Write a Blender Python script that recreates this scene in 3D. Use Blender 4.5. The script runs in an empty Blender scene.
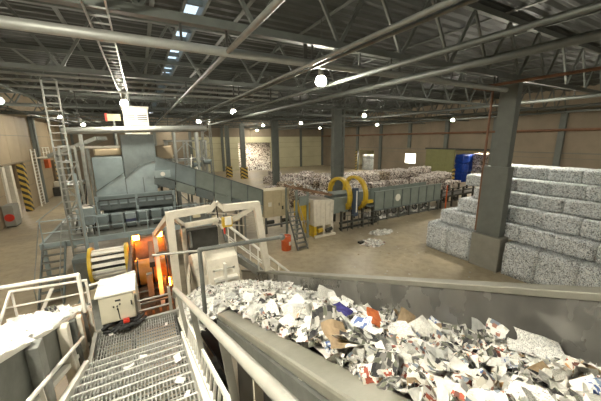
import bpy, math, random
from mathutils import Vector, Matrix, noise
random.seed(7)
R = random.random
def U(a, b): return a + (b - a) * random.random()
scn = bpy.context.scene
COL = scn.collection

# ------------------------------------------------------------------ camera
cam_d = bpy.data.cameras.new('camera'); cam = bpy.data.objects.new('camera', cam_d); COL.objects.link(cam)
cam_d.sensor_width = 36.0; cam_d.lens = 284.0 * 36 / 601; cam_d.clip_start = .05; cam_d.clip_end = 400
cam.matrix_world = Matrix(((0.87417125, 0.11200232, -0.47252525, 0), (-0.48549383, 0.17958282, -0.85559672, 0),
                           (-0.01097141, 0.97734615, 0.21136258, 6.6), (0, 0, 0, 1)))
scn.camera = cam
# ------------------------------------------------------------------ world, exposure
W = bpy.data.worlds.new('sky'); scn.world = W; W.use_nodes = True
nt = W.node_tree; nt.nodes.clear()
sky = nt.nodes.new('ShaderNodeTexSky'); sky.sky_type = 'HOSEK_WILKIE'; sky.sun_direction = (.3, -.4, .8); sky.turbidity = 3
bgn = nt.nodes.new('ShaderNodeBackground'); bgn.inputs['Strength'].default_value = 2.2
wo = nt.nodes.new('ShaderNodeOutputWorld')
hz = nt.nodes.new('ShaderNodeMix'); hz.data_type = 'RGBA'; hz.inputs[0].default_value = .6; hz.inputs[7].default_value = (.9, .95, 1, 1)      # thin white overcast
nt.links.new(sky.outputs[0], hz.inputs[6]); nt.links.new(hz.outputs[2], bgn.inputs[0]); nt.links.new(bgn.outputs[0], wo.inputs[0])
scn.view_settings.view_transform = 'Standard'; scn.view_settings.look = 'None'
scn.view_settings.gamma = 1.0; scn.view_settings.use_curve_mapping = False
scn.view_settings.exposure = 0.35
LAMP_STRENGTH = 830.0

# ------------------------------------------------------------------ materials
def lin(c):
    return tuple(((x / 255) / 12.92 if x / 255 <= .04045 else ((x / 255 + .055) / 1.055) ** 2.4) for x in c) + (1,)
class NT:
    def __init__(s, name):
        s.m = bpy.data.materials.new(name); s.m.use_nodes = True; s.t = s.m.node_tree; s.t.nodes.clear()
        s.out = s.n('ShaderNodeOutputMaterial'); s.b = s.n('ShaderNodeBsdfPrincipled'); s.l(s.b.outputs[0], s.out.inputs[0])
    def n(s, t, **k):
        x = s.t.nodes.new(t)
        for a, v in k.items(): setattr(x, a, v)
        return x
    def l(s, a, b): s.t.links.new(a, b)
    def coord(s, kind='Object'): return s.n('ShaderNodeTexCoord').outputs[kind]
    def noise(s, vec, scale, detail=4, rough=.6):
        x = s.n('ShaderNodeTexNoise'); x.inputs['Scale'].default_value = scale; x.inputs['Detail'].default_value = detail
        x.inputs['Roughness'].default_value = rough; s.l(vec, x.inputs['Vector']); return x
    def ramp(s, fac, stops, interp='LINEAR'):
        r = s.n('ShaderNodeValToRGB'); r.color_ramp.interpolation = interp; e = r.color_ramp.elements
        while len(e) < len(stops): e.new(.5)
        for i, (p, c) in enumerate(stops): e[i].position = p; e[i].color = c
        s.l(fac, r.inputs[0]); return r.outputs[0]
    def bump(s, h, st=.3, d=.02):
        b = s.n('ShaderNodeBump'); b.inputs['Strength'].default_value = st; b.inputs['Distance'].default_value = d
        s.l(h, b.inputs['Height']); s.l(b.outputs[0], s.b.inputs['Normal'])
    def setp(s, rough=.6, metal=0.0): s.b.inputs['Roughness'].default_value = rough; s.b.inputs['Metallic'].default_value = metal; return s

def paint(name, c, rough=.5, metal=0.0, var=.18, scale=3.0, dirt=None, bump=.08):
    """painted or bare metal / concrete: base colour with uneven wear"""
    k = NT(name).setp(rough, metal); co = k.coord()
    a = lin(c); lo = tuple(x * (1 - var) for x in a[:3]) + (1,); hi = tuple(min(1, x * (1 + var)) for x in a[:3]) + (1,)
    n = k.noise(co, scale, 6, .65)
    stops = [(.3, lo), (.5, a), (.72, hi)]
    if dirt: stops = [(.22, lin(dirt))] + [(.36, lo), (.52, a), (.75, hi)]
    k.l(k.ramp(n.outputs[0], stops), k.b.inputs['Base Color'])
    if bump: k.bump(k.noise(co, scale * 9, 3).outputs[0], bump, .01)
    return k.m
def emit(name, c, s):
    k = NT(name); k.b.inputs['Base Color'].default_value = (.8, .8, .8, 1)
    k.b.inputs['Emission Color'].default_value = lin(c); k.b.inputs['Emission Strength'].default_value = s; return k.m
def speckle(name, cols, scale, rough=.9, bump=.6, dist=.03, rnd=True):
    """compressed paper: fine patchwork of scraps"""
    k = NT(name).setp(rough); co = k.coord()
    mp = k.n('ShaderNodeMapping'); k.l(co, mp.inputs['Vector'])
    if rnd:
        oi = k.n('ShaderNodeObjectInfo'); mu = k.n('ShaderNodeMath', operation='MULTIPLY'); mu.inputs[1].default_value = 57.
        k.l(oi.outputs['Random'], mu.inputs[0]); k.l(mu.outputs[0], mp.inputs['Location'])
    v = k.n('ShaderNodeTexVoronoi'); v.inputs['Scale'].default_value = scale; k.l(mp.outputs[0], v.inputs['Vector'])
    sp = k.n('ShaderNodeSeparateColor'); k.l(v.outputs['Color'], sp.inputs[0])
    n = k.noise(mp.outputs[0], scale * .16, 3)
    ad = k.n('ShaderNodeMath', operation='MULTIPLY_ADD'); ad.inputs[1].default_value = .75; k.l(n.outputs[0], ad.inputs[0])
    sb = k.n('ShaderNodeMath', operation='SUBTRACT'); sb.inputs[1].default_value = .375; k.l(sp.outputs[0], sb.inputs[0]); k.l(sb.outputs[0], ad.inputs[2])
    k.l(k.ramp(ad.outputs[0], [(p, lin(c)) for p, c in cols], 'CONSTANT'), k.b.inputs['Base Color'])
    k.bump(v.outputs['Distance'], bump, dist); return k.m

M = {}
M['galv'] = paint('galvanised_steel', (150, 152, 146), .42, .55, .2, 4)
M['dgalv'] = paint('dull_steel', (112, 114, 108), .5, .5, .25, 3)
M['dark'] = paint('dark_steel', (62, 62, 58), .45, .35, .3, 3)
M['black'] = paint('black_rubber', (34, 34, 33), .7, 0, .3, 5)
M['roof'] = paint('roof_deck_steel', (58, 61, 58), .6, .2, .18, 1.2)
M['truss'] = paint('truss_paint', (86, 90, 85), .55, .1, .18, 1.5)
M['pipe'] = paint('roof_pipe', (146, 148, 142), .45, .2, .15, 2)
M['brown_pipe'] = paint('primer_pipe', (118, 84, 62), .6, .1, .2, 3)
M['cream'] = paint('cream_paint', (214, 207, 190), .45, 0, .1, 4, (140, 130, 112))
M['white'] = paint('white_rail_paint', (226, 223, 212), .4, 0, .08, 6, (170, 164, 150))
M['rail'] = paint('grey_rail_paint', (146, 144, 134), .42, .15, .12, 6)
M['flange'] = paint('flange_paint', (128, 126, 114), .45, .2, .14, 5)
M['blue'] = paint('blue_grey_paint', (124, 137, 138), .45, .1, .16, 1.3, (84, 92, 92))
M['blue2'] = paint('blue_grey_paint_light', (148, 162, 163), .45, .1, .14, 1.6, (100, 110, 110))
M['blue3'] = paint('blue_grey_paint_dark', (100, 109, 108), .5, .1, .2, 2)
M['trough'] = paint('green_grey_paint', (124, 133, 126), .5, .1, .15, 2)
M['beige'] = paint('beige_paint', (196, 184, 152), .5, 0, .1, 3)
M['tan'] = paint('tan_panel', (150, 134, 108), .6, 0, .14, .5)
M['yellow'] = paint('yellow_paint', (196, 164, 44), .45, 0, .15, 4, (120, 96, 40))
M['orange'] = paint('orange_paint', (196, 92, 44), .5, 0, .15, 4)
M['glow_orange'] = paint('orange_glow_colour', (216, 140, 56), .5, 0, .2, 3)  # shredder rotor: orange lamplight put into the colour
M['red'] = paint('red_paint', (190, 52, 34), .5, 0, .1, 4)
M['rust'] = paint('rusty_machinery', (120, 92, 68), .6, .1, .4, 3, (40, 34, 30))
M['conc'] = paint('concrete', (136, 134, 124), .8, 0, .12, 2, None, .25)
M['column'] = paint('column_concrete', (100, 104, 98), .75, 0, .12, 1.5, None, .2)
M['green'] = paint('olive_door_paint', (118, 118, 74), .55, 0, .1, 2)
M['bluewrap'] = paint('blue_wrap', (30, 70, 170), .35, 0, .4, 5)
M['cabinet'] = paint('cabinet_paint', (196, 190, 168), .45, 0, .06, 4)
M['nosing'] = paint('worn_nosing', (206, 206, 198), .35, .3, .1, 8)
M['grate'] = paint('grating_steel', (150, 150, 144), .4, .3, .2, 8)

def wallmat(name, a, b):
    k = NT(name).setp(.8); co = k.coord()
    n = k.noise(co, .35, 5); k.l(k.ramp(n.outputs[0], [(.3, lin(a)), (.7, lin(b))]), k.b.inputs['Base Color'])
    k.bump(k.noise(co, 14, 3).outputs[0], .15, .01); return k.m
M['wall'] = wallmat('wall_panel_concrete', (122, 111, 94), (140, 127, 108))
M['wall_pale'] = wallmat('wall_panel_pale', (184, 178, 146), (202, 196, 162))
def floormat():
    k = NT('floor_concrete').setp(.5); co = k.coord()
    n1 = k.noise(co, .16, 6, .62); n2 = k.noise(co, 2.2, 6, .7)
    c1 = k.ramp(n1.outputs[0], [(.3, lin((128, 118, 101))), (.48, lin((160, 148, 124))), (.66, lin((186, 172, 143)))])
    c2 = k.ramp(n2.outputs[0], [(.28, (.62, .60, .56, 1)), (.55, (1, 1, 1, 1))])
    mx = k.n('ShaderNodeMix', data_type='RGBA', blend_type='MULTIPLY'); mx.inputs[0].default_value = .8
    k.l(c1, mx.inputs[6]); k.l(c2, mx.inputs[7]); k.l(mx.outputs[2], k.b.inputs['Base Color'])
    r = k.ramp(n1.outputs[0], [(.3, (.28,) * 3 + (1,)), (.7, (.55,) * 3 + (1,))]); k.l(r, k.b.inputs['Roughness'])
    k.bump(n2.outputs[0], .12, .01); return k.m
M['floor'] = floormat()
def stripes():
    k = NT('hazard_stripes').setp(.55); co = k.coord()
    s = k.n('ShaderNodeSeparateXYZ'); k.l(co, s.inputs[0])
    a = k.n('ShaderNodeMath', operation='ADD'); k.l(s.outputs[0], a.inputs[0]); k.l(s.outputs[1], a.inputs[1])
    b = k.n('ShaderNodeMath', operation='MULTIPLY_ADD'); b.inputs[1].default_value = .62; k.l(a.outputs[0], b.inputs[0]); k.l(s.outputs[2], b.inputs[2])
    f = k.n('ShaderNodeMath', operation='MULTIPLY'); f.inputs[1].default_value = 1.7; k.l(b.outputs[0], f.inputs[0])
    g = k.n('ShaderNodeMath', operation='FRACT'); k.l(f.outputs[0], g.inputs[0])
    k.l(k.ramp(g.outputs[0], [(0, lin((186, 158, 70))), (.5, lin((52, 50, 46)))], 'CONSTANT'), k.b.inputs['Base Color']); return k.m
M['hazard'] = stripes()
def steelwall():
    k = NT('worn_hopper_steel').setp(.3, .7); co = k.coord()
    mp = k.n('ShaderNodeMapping'); mp.inputs['Scale'].default_value = (1, .9, .6); k.l(co, mp.inputs['Vector'])
    n = k.noise(mp.outputs[0], 1.3, 4); k.l(k.ramp(n.outputs[0], [(.3, lin((132, 131, 126))), (.7, lin((176, 174, 167)))]), k.b.inputs['Base Color'])
    k.l(k.ramp(n.outputs[0], [(.3, (.2,) * 3 + (1,)), (.7, (.38,) * 3 + (1,))]), k.b.inputs['Roughness'])
    return k.m
M['steel'] = steelwall()
SW, SG, SD = (232, 230, 224), (176, 176, 170), (78, 78, 76)
M['bale_white'] = speckle('shredded_paper_bale', [(0, (84, 86, 86)), (.15, (140, 143, 143)), (.3, (190, 197, 201)), (.52, (208, 214, 216)), (.74, (230, 231, 228))], 38, bump=.6, dist=.015)
M['bale_mix'] = speckle('mixed_paper_bale', [(0, (66, 60, 56)), (.2, (132, 118, 110)), (.36, (178, 166, 158)), (.55, (206, 196, 186)), (.78, (228, 220, 210))], 11, bump=.8)
M['bale_brown'] = speckle('cardboard_bale', [(0, (58, 48, 40)), (.25, (116, 98, 78)), (.45, (150, 132, 108)), (.66, (190, 178, 158))], 12, bump=.8)
M['heap'] = speckle('loose_paper_heap', [(0, (84, 78, 72)), (.2, (160, 152, 142)), (.4, (206, 200, 190)), (.6, (228, 224, 214))], 5, bump=.9, rnd=False)

def sheet(name, base, dark, mode, c2=None):
    """paper sheets; printing is flat colour in the sheet's own uv"""
    k = NT(name).setp(.75); uv = k.coord('UV'); k.b.inputs['Specular IOR Level'].default_value = .25
    if mode == 'plain':
        n = k.noise(uv, 3, 3); k.l(k.ramp(n.outputs[0], [(.3, lin(dark)), (.6, lin(base))]), k.b.inputs['Base Color'])
    elif mode == 'print':
        w = k.n('ShaderNodeTexBrick'); w.inputs['Scale'].default_value = 10; w.inputs['Mortar Size'].default_value = .03
        w.inputs['Color1'].default_value = lin(base); w.inputs['Color2'].default_value = lin(dark); w.inputs['Mortar'].default_value = lin(base)
        w.inputs['Bias'].default_value = -.2; k.l(uv, w.inputs['Vector']); k.l(w.outputs[0], k.b.inputs['Base Color'])
    else:
        v = k.n('ShaderNodeTexVoronoi', distance='CHEBYCHEV'); v.inputs['Scale'].default_value = 5.5; k.l(uv, v.inputs['Vector'])
        sp = k.n('ShaderNodeSeparateColor'); k.l(v.outputs['Color'], sp.inputs[0])
        k.l(k.ramp(sp.outputs[0], [(i / len(c2), lin(c)) for i, c in enumerate(c2)], 'CONSTANT'), k.b.inputs['Base Color'])
    return k.m
SH = [
    ('white', sheet('white_sheet', (232, 230, 224), (214, 212, 204), 'plain')),
    ('grey', sheet('newsprint_sheet', (206, 204, 194), (150, 150, 144), 'print')),
    ('pale', sheet('greyish_sheet', (190, 190, 184), (160, 160, 154), 'plain')),
    ('print', sheet('text_sheet', (228, 226, 218), (96, 96, 96), 'print')),
    ('mag', sheet('magazine_sheet', 0, 0, 'mag', [(212, 209, 200), (150, 108, 92), (222, 219, 210), (116, 124, 132), (198, 193, 178), (224, 220, 212), (122, 124, 108), (206, 204, 198), (78, 74, 72), (216, 213, 205)])),
    ('warm', sheet('red_print_sheet', 0, 0, 'mag', [(220, 215, 204), (160, 84, 66), (214, 206, 192), (222, 216, 206), (198, 158, 108), (212, 208, 200), (104, 70, 62)])),
    ('dark', sheet('dark_print_sheet', 0, 0, 'mag', [(74, 72, 70), (120, 118, 112), (54, 54, 55), (160, 157, 149), (98, 100, 86), (182, 180, 172)])),
    ('brown', sheet('kraft_sheet', (150, 130, 102), (122, 104, 80), 'plain')),
    ('blue', sheet('blue_print_sheet', 0, 0, 'mag', [(206, 209, 212), (86, 104, 152), (222, 222, 219), (210, 212, 214), (136, 152, 176)])),
]
SHM = dict(SH)
M['purple'] = sheet('purple_film', (66, 62, 128), (36, 34, 80), 'plain')
M['oranges'] = sheet('orange_sheet', (186, 104, 58), (150, 78, 44), 'plain')

# ------------------------------------------------------------------ mesh builder
ORG = {}
def frame(d):
    d = Vector(d).normalized(); up = Vector((0, 0, 1)) if abs(d.z) < .95 else Vector((0, 1, 0))
    s = d.cross(up).normalized(); return d, s, s.cross(d).normalized()
class MB:
    def __init__(s): s.v = []; s.f = []; s.s = []; s.mi = []
    def add(s, vs, fs, smooth=False, mi=0):
        o = len(s.v); s.v += [tuple(p) for p in vs]
        for f in fs: s.f.append(tuple(i + o for i in f)); s.s.append(smooth); s.mi.append(mi)
        return s
    BF = [(0, 3, 2, 1), (4, 5, 6, 7), (0, 1, 5, 4), (1, 2, 6, 5), (2, 3, 7, 6), (3, 0, 4, 7)]
    def box(s, x0, x1, y0, y1, z0, z1, mi=0):
        return s.add([(x0, y0, z0), (x1, y0, z0), (x1, y1, z0), (x0, y1, z0), (x0, y0, z1), (x1, y0, z1), (x1, y1, z1), (x0, y1, z1)], s.BF, False, mi)
    def bar(s, p, q, w, h=None, mi=0):
        """rectangular bar from p to q; w across, h upward"""
        h = h or w; p = Vector(p); q = Vector(q); d, a, b = frame(q - p); a = a * (w / 2); b = b * (h / 2)
        vs = [p - a - b, p + a - b, q + a - b, q - a - b, p - a + b, p + a + b, q + a + b, q - a + b]
        return s.add(vs, s.BF, False, mi)
    def tube(s, p, q, r, n=10, r2=None, mi=0):
        p = Vector(p); q = Vector(q); d, a, b = frame(q - p); r2 = r if r2 is None else r2; vs = []
        for c, rr in ((p, r), (q, r2)):
            for i in range(n): t = 2 * math.pi * i / n; vs.append(c + a * (rr * math.cos(t)) + b * (rr * math.sin(t)))
        s.add(vs, [(i, (i + 1) % n, n + (i + 1) % n, n + i) for i in range(n)], True, mi)
        s.add(vs[:n], [tuple(range(n - 1, -1, -1))], False, mi); return s.add(vs[n:], [tuple(range(n))], False, mi)
    def path(s, pts, r, n=10, mi=0):
        for a, b in zip(pts, pts[1:]): s.tube(a, b, r, n, None, mi)
        for p in pts[1:-1]: s.ball(p, r * 1.02, 8, 6, mi)
        return s
    def ball(s, c, r, n=12, m=8, mi=0, sc=(1, 1, 1)):
        vs = []; fs = []
        for j in range(m + 1):
            t = math.pi * j / m
            for i in range(n):
                a = 2 * math.pi * i / n; vs.append((c[0] + sc[0] * r * math.sin(t) * math.cos(a), c[1] + sc[1] * r * math.sin(t) * math.sin(a), c[2] + sc[2] * r * math.cos(t)))
        for j in range(m):
            for i in range(n): fs.append((j * n + i, (j + 1) * n + i, (j + 1) * n + (i + 1) % n, j * n + (i + 1) % n))
        return s.add(vs, fs, True, mi)
    def lathe(s, c, prof, n=14, axis='z', mi=0, closed=False):
        vs = []; fs = []; m = len(prof)
        for r, h in prof:
            for i in range(n):
                a = 2 * math.pi * i / n; u, w = r * math.cos(a), r * math.sin(a)
                vs.append({'z': (c[0] + u, c[1] + w, c[2] + h), 'x': (c[0] + h, c[1] + u, c[2] + w), 'y': (c[0] + u, c[1] + h, c[2] + w)}[axis])
        for j in range(m if closed else m - 1):
            k = (j + 1) % m
            for i in range(n): fs.append((j * n + i, j * n + (i + 1) % n, k * n + (i + 1) % n, k * n + i))
        return s.add(vs, fs, True, mi)
    def prism(s, poly, ax, a, b, mi=0):
        """poly in the two other axes, extruded along ax from a to b"""
        n = len(poly); mk = {'x': lambda u, w, t: (t, u, w), 'y': lambda u, w, t: (u, t, w), 'z': lambda u, w, t: (u, w, t)}[ax]
        vs = [mk(u, w, a) for u, w in poly] + [mk(u, w, b) for u, w in poly]
        return s.add(vs, [tuple(range(n - 1, -1, -1)), tuple(range(n, 2 * n))] + [(i, (i + 1) % n, n + (i + 1) % n, n + i) for i in range(n)], False, mi)
    def grid(s, fn, nu, nv, smooth=True, mi=0):
        vs = [fn(i / nu, j / nv) for j in range(nv + 1) for i in range(nu + 1)]
        return s.add(vs, [(j * (nu + 1) + i, j * (nu + 1) + i + 1, (j + 1) * (nu + 1) + i + 1, (j + 1) * (nu + 1) + i) for j in range(nv) for i in range(nu)], smooth, mi)
    def mesh(s, name, mats, off=(0, 0, 0)):
        me = bpy.data.meshes.new(name); ox, oy, oz = off
        me.from_pydata([(x - ox, y - oy, z - oz) for x, y, z in s.v], [], s.f)
        for m in (mats if isinstance(mats, (list, tuple)) else [mats]): me.materials.append(m)
        me.polygons.foreach_set('use_smooth', s.s); me.polygons.foreach_set('material_index', s.mi); me.update()
        return me
    def build(s, name, mats, parent=None, loc=None, bevel=0, label=None):
        off = ORG[parent.name] if parent else (loc if loc is not None else s.base())
        o = bpy.data.objects.new(name, s.mesh(name, mats, off)); COL.objects.link(o)
        if parent: o.parent = parent
        else: o.location = off
        ORG[o.name] = tuple(off)
        if bevel:
            bv = o.modifiers.new('bevel', 'BEVEL'); bv.width = bevel; bv.segments = 2; bv.limit_method = 'ANGLE'
        if label: o['label'] = label
        return o
    def base(s):
        xs, ys, zs = zip(*s.v); return ((min(xs) + max(xs)) / 2, (min(ys) + max(ys)) / 2, min(zs))
def tag(o, label, cat, group=None, kind=None):
    o['label'] = label; o['category'] = cat
    if group: o['group'] = group
    if kind: o['kind'] = kind
    return o
def thing(name, loc, label, cat, group=None):
    o = bpy.data.objects.new(name, None); o.empty_display_size = .2; COL.objects.link(o); o.location = loc; ORG[o.name] = tuple(loc)
    return tag(o, label, cat, group)
def struct(o, label=None):
    o['kind'] = 'structure'
    if label: o['label'] = label
    return o
def place(src, loc, rz=0, label=None, group=None, sc=None):
    """copy of a thing with its parts and sub-parts"""
    c = src.copy(); COL.objects.link(c); c.location = loc
    if rz: c.rotation_euler = (c.rotation_euler[0], c.rotation_euler[1], rz)
    if label: c['label'] = label
    if group: c['group'] = group
    if sc: c.scale = sc
    for ch in src.children:
        d = ch.copy(); COL.objects.link(d); d.parent = c
        for g in ch.children:
            e = g.copy(); COL.objects.link(e); e.parent = d
    return c
ORD = ['first', 'second', 'third', 'fourth', 'fifth', 'sixth', 'seventh', 'eighth', 'ninth', 'tenth', 'eleventh', 'twelfth', 'thirteenth', 'fourteenth', 'fifteenth', 'sixteenth']
def pn(x, y, z): return noise.noise((x, y, z))

XL, XR, XM, YB, YF = -10.0, 40.4, 15.2, 61.4, -12.0
ZC, ZT, ZD = 9.1, 11.25, 11.5            # truss bottom chord, top chord, roof deck
TY = [-6.3 + 6.75 * i for i in range(11)]
# ------------------------------------------------------------------ the hall
fl = struct(MB().box(XL - 12, XR + 14, YF - 1, YB + 22, -.3, 0).build('floor', M['floor'], loc=(0, 0, 0)))
cb = MB()
def deck(x0, x1):
    n = int((YB - YF) / .15); 
    def f(u, v):
        i = round(v * n); return (x0 + (x1 - x0) * u, YF + (YB - YF) * v, ZD + (.0 if (i % 4) < 2 else .09))
    cb.grid(f, 1, n, False)
deck(XL, 2.0); deck(2.75, XR)
ceil = struct(cb.build('ceiling', M['roof'], loc=(0, 0, ZD)))
MB().box(XL - .3, 2.0, YF, YB, ZD + .15, ZD + .3).box(2.75, XR + .3, YF, YB, ZD + .15, ZD + .3).build('roof_covering', M['dark'], ceil)
# skylight strip: upstands, panes and glazing bars
kb = MB().box(1.95, 2.05, YF, YB, ZD - .05, ZD + .35).box(2.7, 2.8, YF, YB, ZD - .05, ZD + .35)
skl = struct(kb.build('window_1', M['truss'], loc=(2.4, 0, ZD)))
g = NT('skylight_glass'); g.b.inputs['Roughness'].default_value = .15
tr = g.n('ShaderNodeBsdfTransparent'); tr.inputs[0].default_value = (.85, .93, .97, 1); mxs = g.n('ShaderNodeMixShader'); mxs.inputs[0].default_value = .12
g.l(tr.outputs[0], mxs.inputs[1]); g.l(g.b.outputs[0], mxs.inputs[2]); g.l(mxs.outputs[0], g.out.inputs[0])
pane = None; gbar = None
y = YF
while y < YB - .2:
    if pane is None:
        pane = MB().box(2.0, 2.75, y + .03, y + 1.5, ZD + .3, ZD + .315).build('pane', g.m, skl); gbar = MB().box(2.0, 2.75, y - .06, y + .06, ZD + .1, ZD + .33).build('glazing_bar', M['truss'], skl); y0 = y
    else:
        for s in (pane, gbar):
            c = s.copy(); COL.objects.link(c); c.location = (0, y - y0, 0)
    y += 1.53

def panelled_wall(name, axis, at, lo, hi, holes, mat, thick=.25, rows=(0, 2.4, 4.8, 7.2, 9.4, 11.6), step=6.75, sign=1, z_off=0.0, matfn=None):
    """wall of separate concrete panels with open joints over a backing leaf; holes: (a0, a1, z1)"""
    cuts = sorted({lo, hi} | {h[0] for h in holes} | {h[1] for h in holes} | {t for t in [-6.3 + step * i for i in range(12)] if lo < t < hi} if axis == 'x' else
                  {lo, hi} | {h[0] for h in holes} | {h[1] for h in holes} | {t for t in [XL + 6.3 * i for i in range(12)] if lo < t < hi})
    def inside(a, z0): return any(h[0] <= a <= h[1] and z0 < h[2] - .01 for h in holes)
    root = None
    zs = sorted(set(rows) | {h[2] for h in holes})
    bk = MB(); pieces = []
    for a0, a1 in zip(cuts, cuts[1:]):
        for z0, z1 in zip(zs, zs[1:]):
            if inside((a0 + a1) / 2, z0): continue
            b0, b1 = sorted((at + sign * .06, at + sign * thick)); p0, p1 = sorted((at, at + sign * .07))
            if axis == 'x': bk.box(b0, b1, a0, a1, z0, z1); pieces.append((MB().box(p0, p1, a0 + .02, a1 - .02, z0 + .02, z1 - .02), (a0 + a1) / 2, z0))
            else: bk.box(a0, a1, b0, b1, z0, z1); pieces.append((MB().box(a0 + .02, a1 - .02, p0, p1, z0 + .02, z1 - .02), (a0 + a1) / 2, z0))
    w = struct(bk.build(name, M['column'] if name != 'wall_back' else mat, loc=(at if axis == 'x' else (lo + hi) / 2, (lo + hi) / 2 if axis == 'x' else at, 0)))
    for p, a, z in pieces: p.build('panel', matfn(a, z) if matfn else mat, w)
    return w
wr = panelled_wall('wall_right', 'x', XR, YF, YB, [(21.3, 30.3, 4.75), (42.8, 47.5, 4.2)], M['wall'])
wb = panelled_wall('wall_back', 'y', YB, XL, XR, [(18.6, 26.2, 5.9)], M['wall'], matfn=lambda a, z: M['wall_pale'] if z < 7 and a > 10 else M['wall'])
wl = panelled_wall('wall_left', 'x', XL, YF, YB, [(31.5, 37.0, 4.7), (46.5, 51.0, 4.3)], M['tan'], sign=-1)
wf = struct(MB().box(XL, XR, YF - .3, YF, 0, 11.6).build('wall_front', M['wall'], loc=((XL + XR) / 2, YF, 0)))
# rooms seen through the openings
an = struct(MB().box(XR + 13.7, XR + 14, 12, 56, 0, 6.2).box(XR + .3, XR + 14, 12, 12.3, 0, 6.2).box(XR + .3, XR + 14, 55.7, 56, 0, 6.2).box(XR + .3, XR + 14, 12, 56, 6.2, 6.4).build('wall_right_annex', M['wall_pale'], loc=(XR + 7, 34, 0)))
an2 = struct(MB().box(8, 36, YB + 21.7, YB + 22, 0, 7.2).box(8, 8.3, YB + .3, YB + 22, 0, 7.2).box(35.7, 36, YB + .3, YB + 22, 0, 7.2).box(8, 36, YB + .3, YB + 22, 7.2, 7.4).build('wall_back_annex', M['wall_pale'], loc=(22, YB + 11, 0)))
an3 = struct(MB().box(XL - 12, XL - 11.7, 26, 56, 0, 6).box(XL - 12, XL - .3, 26, 26.3, 0, 6).box(XL - 12, XL - .3, 55.7, 56, 0, 6).box(XL - 12, XL - .3, 26, 56, 6, 6.2).build('wall_left_annex', M['tan'], loc=(XL - 6, 41, 0)))
# wall columns
for yy in [-6.3 + 6.75 * i for i in range(11)]:
    if not 22 < yy < 30 and not 42 < yy < 47 and not 33 < yy < 35:
        struct(MB().box(XR - .35, XR - .02, yy - .28, yy + .28, 0, ZC).build('trim_1', M['column'], loc=(XR, yy, 0)), 'steel wall column standing against the right wall')
    else:
        struct(MB().box(XR - .35, XR - .02, yy - .28, yy + .28, 4.95, ZC).build('trim_2', M['column'], loc=(XR, yy, 4.95)))
    if not 31 < yy < 37.5 and not 46 < yy < 51:
        struct(MB().box(XL + .02, XL + .3, yy - .25, yy + .25, 0, ZC).build('trim_3', M['column'], loc=(XL, yy, 0)), 'steel wall column standing against the left wall')
for xx in [XL + 6.3 * i for i in range(1, 8)]:
    if not 18 < xx < 27: struct(MB().box(xx - .25, xx + .25, YB - .3, YB - .02, 0, ZC).build('trim_4', M['column'], loc=(xx, YB, 0)))
pr = MB().tube((XR - .45, YF + .2, 7.25), (XR - .45, YB - .5, 7.25), .14, 10).build('wall_pipe', M['brown_pipe']); tag(pr, 'long red-brown pipe running high along the right wall', 'pipe')
for yy in range(-8, 60, 6): MB().box(XR - .5, XR, yy - .04, yy + .04, 7.05, 7.13).build('bracket', M['dark'], pr)

# ------------------------------------------------------------------ roof steel
def truss(y):
    where = {0: 'well behind the stair head'}
    i = TY.index(y)
    lab = ['roof truss second behind the camera position', 'roof truss just above the camera position', 'nearest roof truss in view, meeting the big grey column',
           'second roof truss from the viewer', 'third roof truss from the viewer, over the lattice column', 'fourth roof truss from the viewer', 'fifth roof truss from the viewer',
           'sixth roof truss from the viewer', 'seventh roof truss from the viewer', 'eighth roof truss from the viewer', 'farthest roof truss, close to the back wall'][i]
    t = thing('roof_truss', ((XL + XR) / 2, y, ZC), lab, 'roof truss', 'roof trusses')
    MB().box(XL + .05, XR - .05, y - .1, y + .1, ZC - .02, ZC + .16).build('bottom_chord', M['truss'], t)
    MB().box(XL + .05, XR - .05, y - .1, y + .1, ZT - .02, ZT + .2).build('top_chord', M['truss'], t)
    x = XL + .3; k = 0; first = {}
    while x < XR - 1.3:
        up = k % 2 == 0
        if up not in first:
            a, b = ((x, y, ZC + .12), (x + 1.25, y, ZT)) if up else ((x, y, ZT), (x + 1.25, y, ZC + .12))
            first[up] = (MB().bar(a, b, .08, .09).build('diagonal', M['truss'], t), x)
        else:
            s, sx = first[up]; c = s.copy(); COL.objects.link(c); c.location = (x - sx, 0, 0)
        x += 1.25; k += 1
    return t
for y in TY: truss(y)
px = XL + 1.5; k = 0
while px < XR:
    if not 1.4 < px < 3.4:
        MBp = MB().box(px - .08, px + .08, YF + .1, YB - .1, ZT + .2, ZD - .01)
        tag(MBp.build('roof_purlin', M['truss']), f'steel roof purlin running away from the viewer, {ORD[k]} from the left wall', 'purlin', 'roof purlins')
    px += 3.15; k += 1
# long beams running away below the trusses (visible as rising diagonals)
def ypipe(x, z, r, mat, lab, name='roof_pipe', y0=YF + .2, y1=YB - .2, box=False):
    m = MB()
    m.bar((x, y0, z), (x, y1, z), r * 2, r * 2) if box else m.tube((x, y0, z), (x, y1, z), r, 10)
    o = m.build(name, mat); tag(o, lab, 'pipe' if not box else 'beam')
    for yy in TY:
        if y0 < yy < y1: MB().box(x - .025, x + .025, yy - .025, yy + .025, z + r * .6, ZC).build('hanger', M['dark'], o)
    return o
ypipe(2.05, 8.62, .06, M['dgalv'], 'slim pale pipe under the trusses, leftmost of the rising diagonal pipes')
b2 = ypipe(4.15, 8.52, .05, M['dgalv'], 'pale pipe of the twin pair crossing below the trusses left of the near lamp')
ypipe(4.4, 8.52, .04, M['dgalv'], 'greyer pipe of the twin pair crossing below the trusses')
ypipe(6.05, 8.45, .06, M['truss'], 'grey roof pipe second from right above the big grey column')
ypipe(7.75, 8.45, .1, M['truss'], 'thick grey roof pipe above the big grey column at upper right')
ypipe(13.4, 8.75, .06, M['brown_pipe'], 'brown roof pipe coming in from the upper right edge', y1=8.05)
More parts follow.
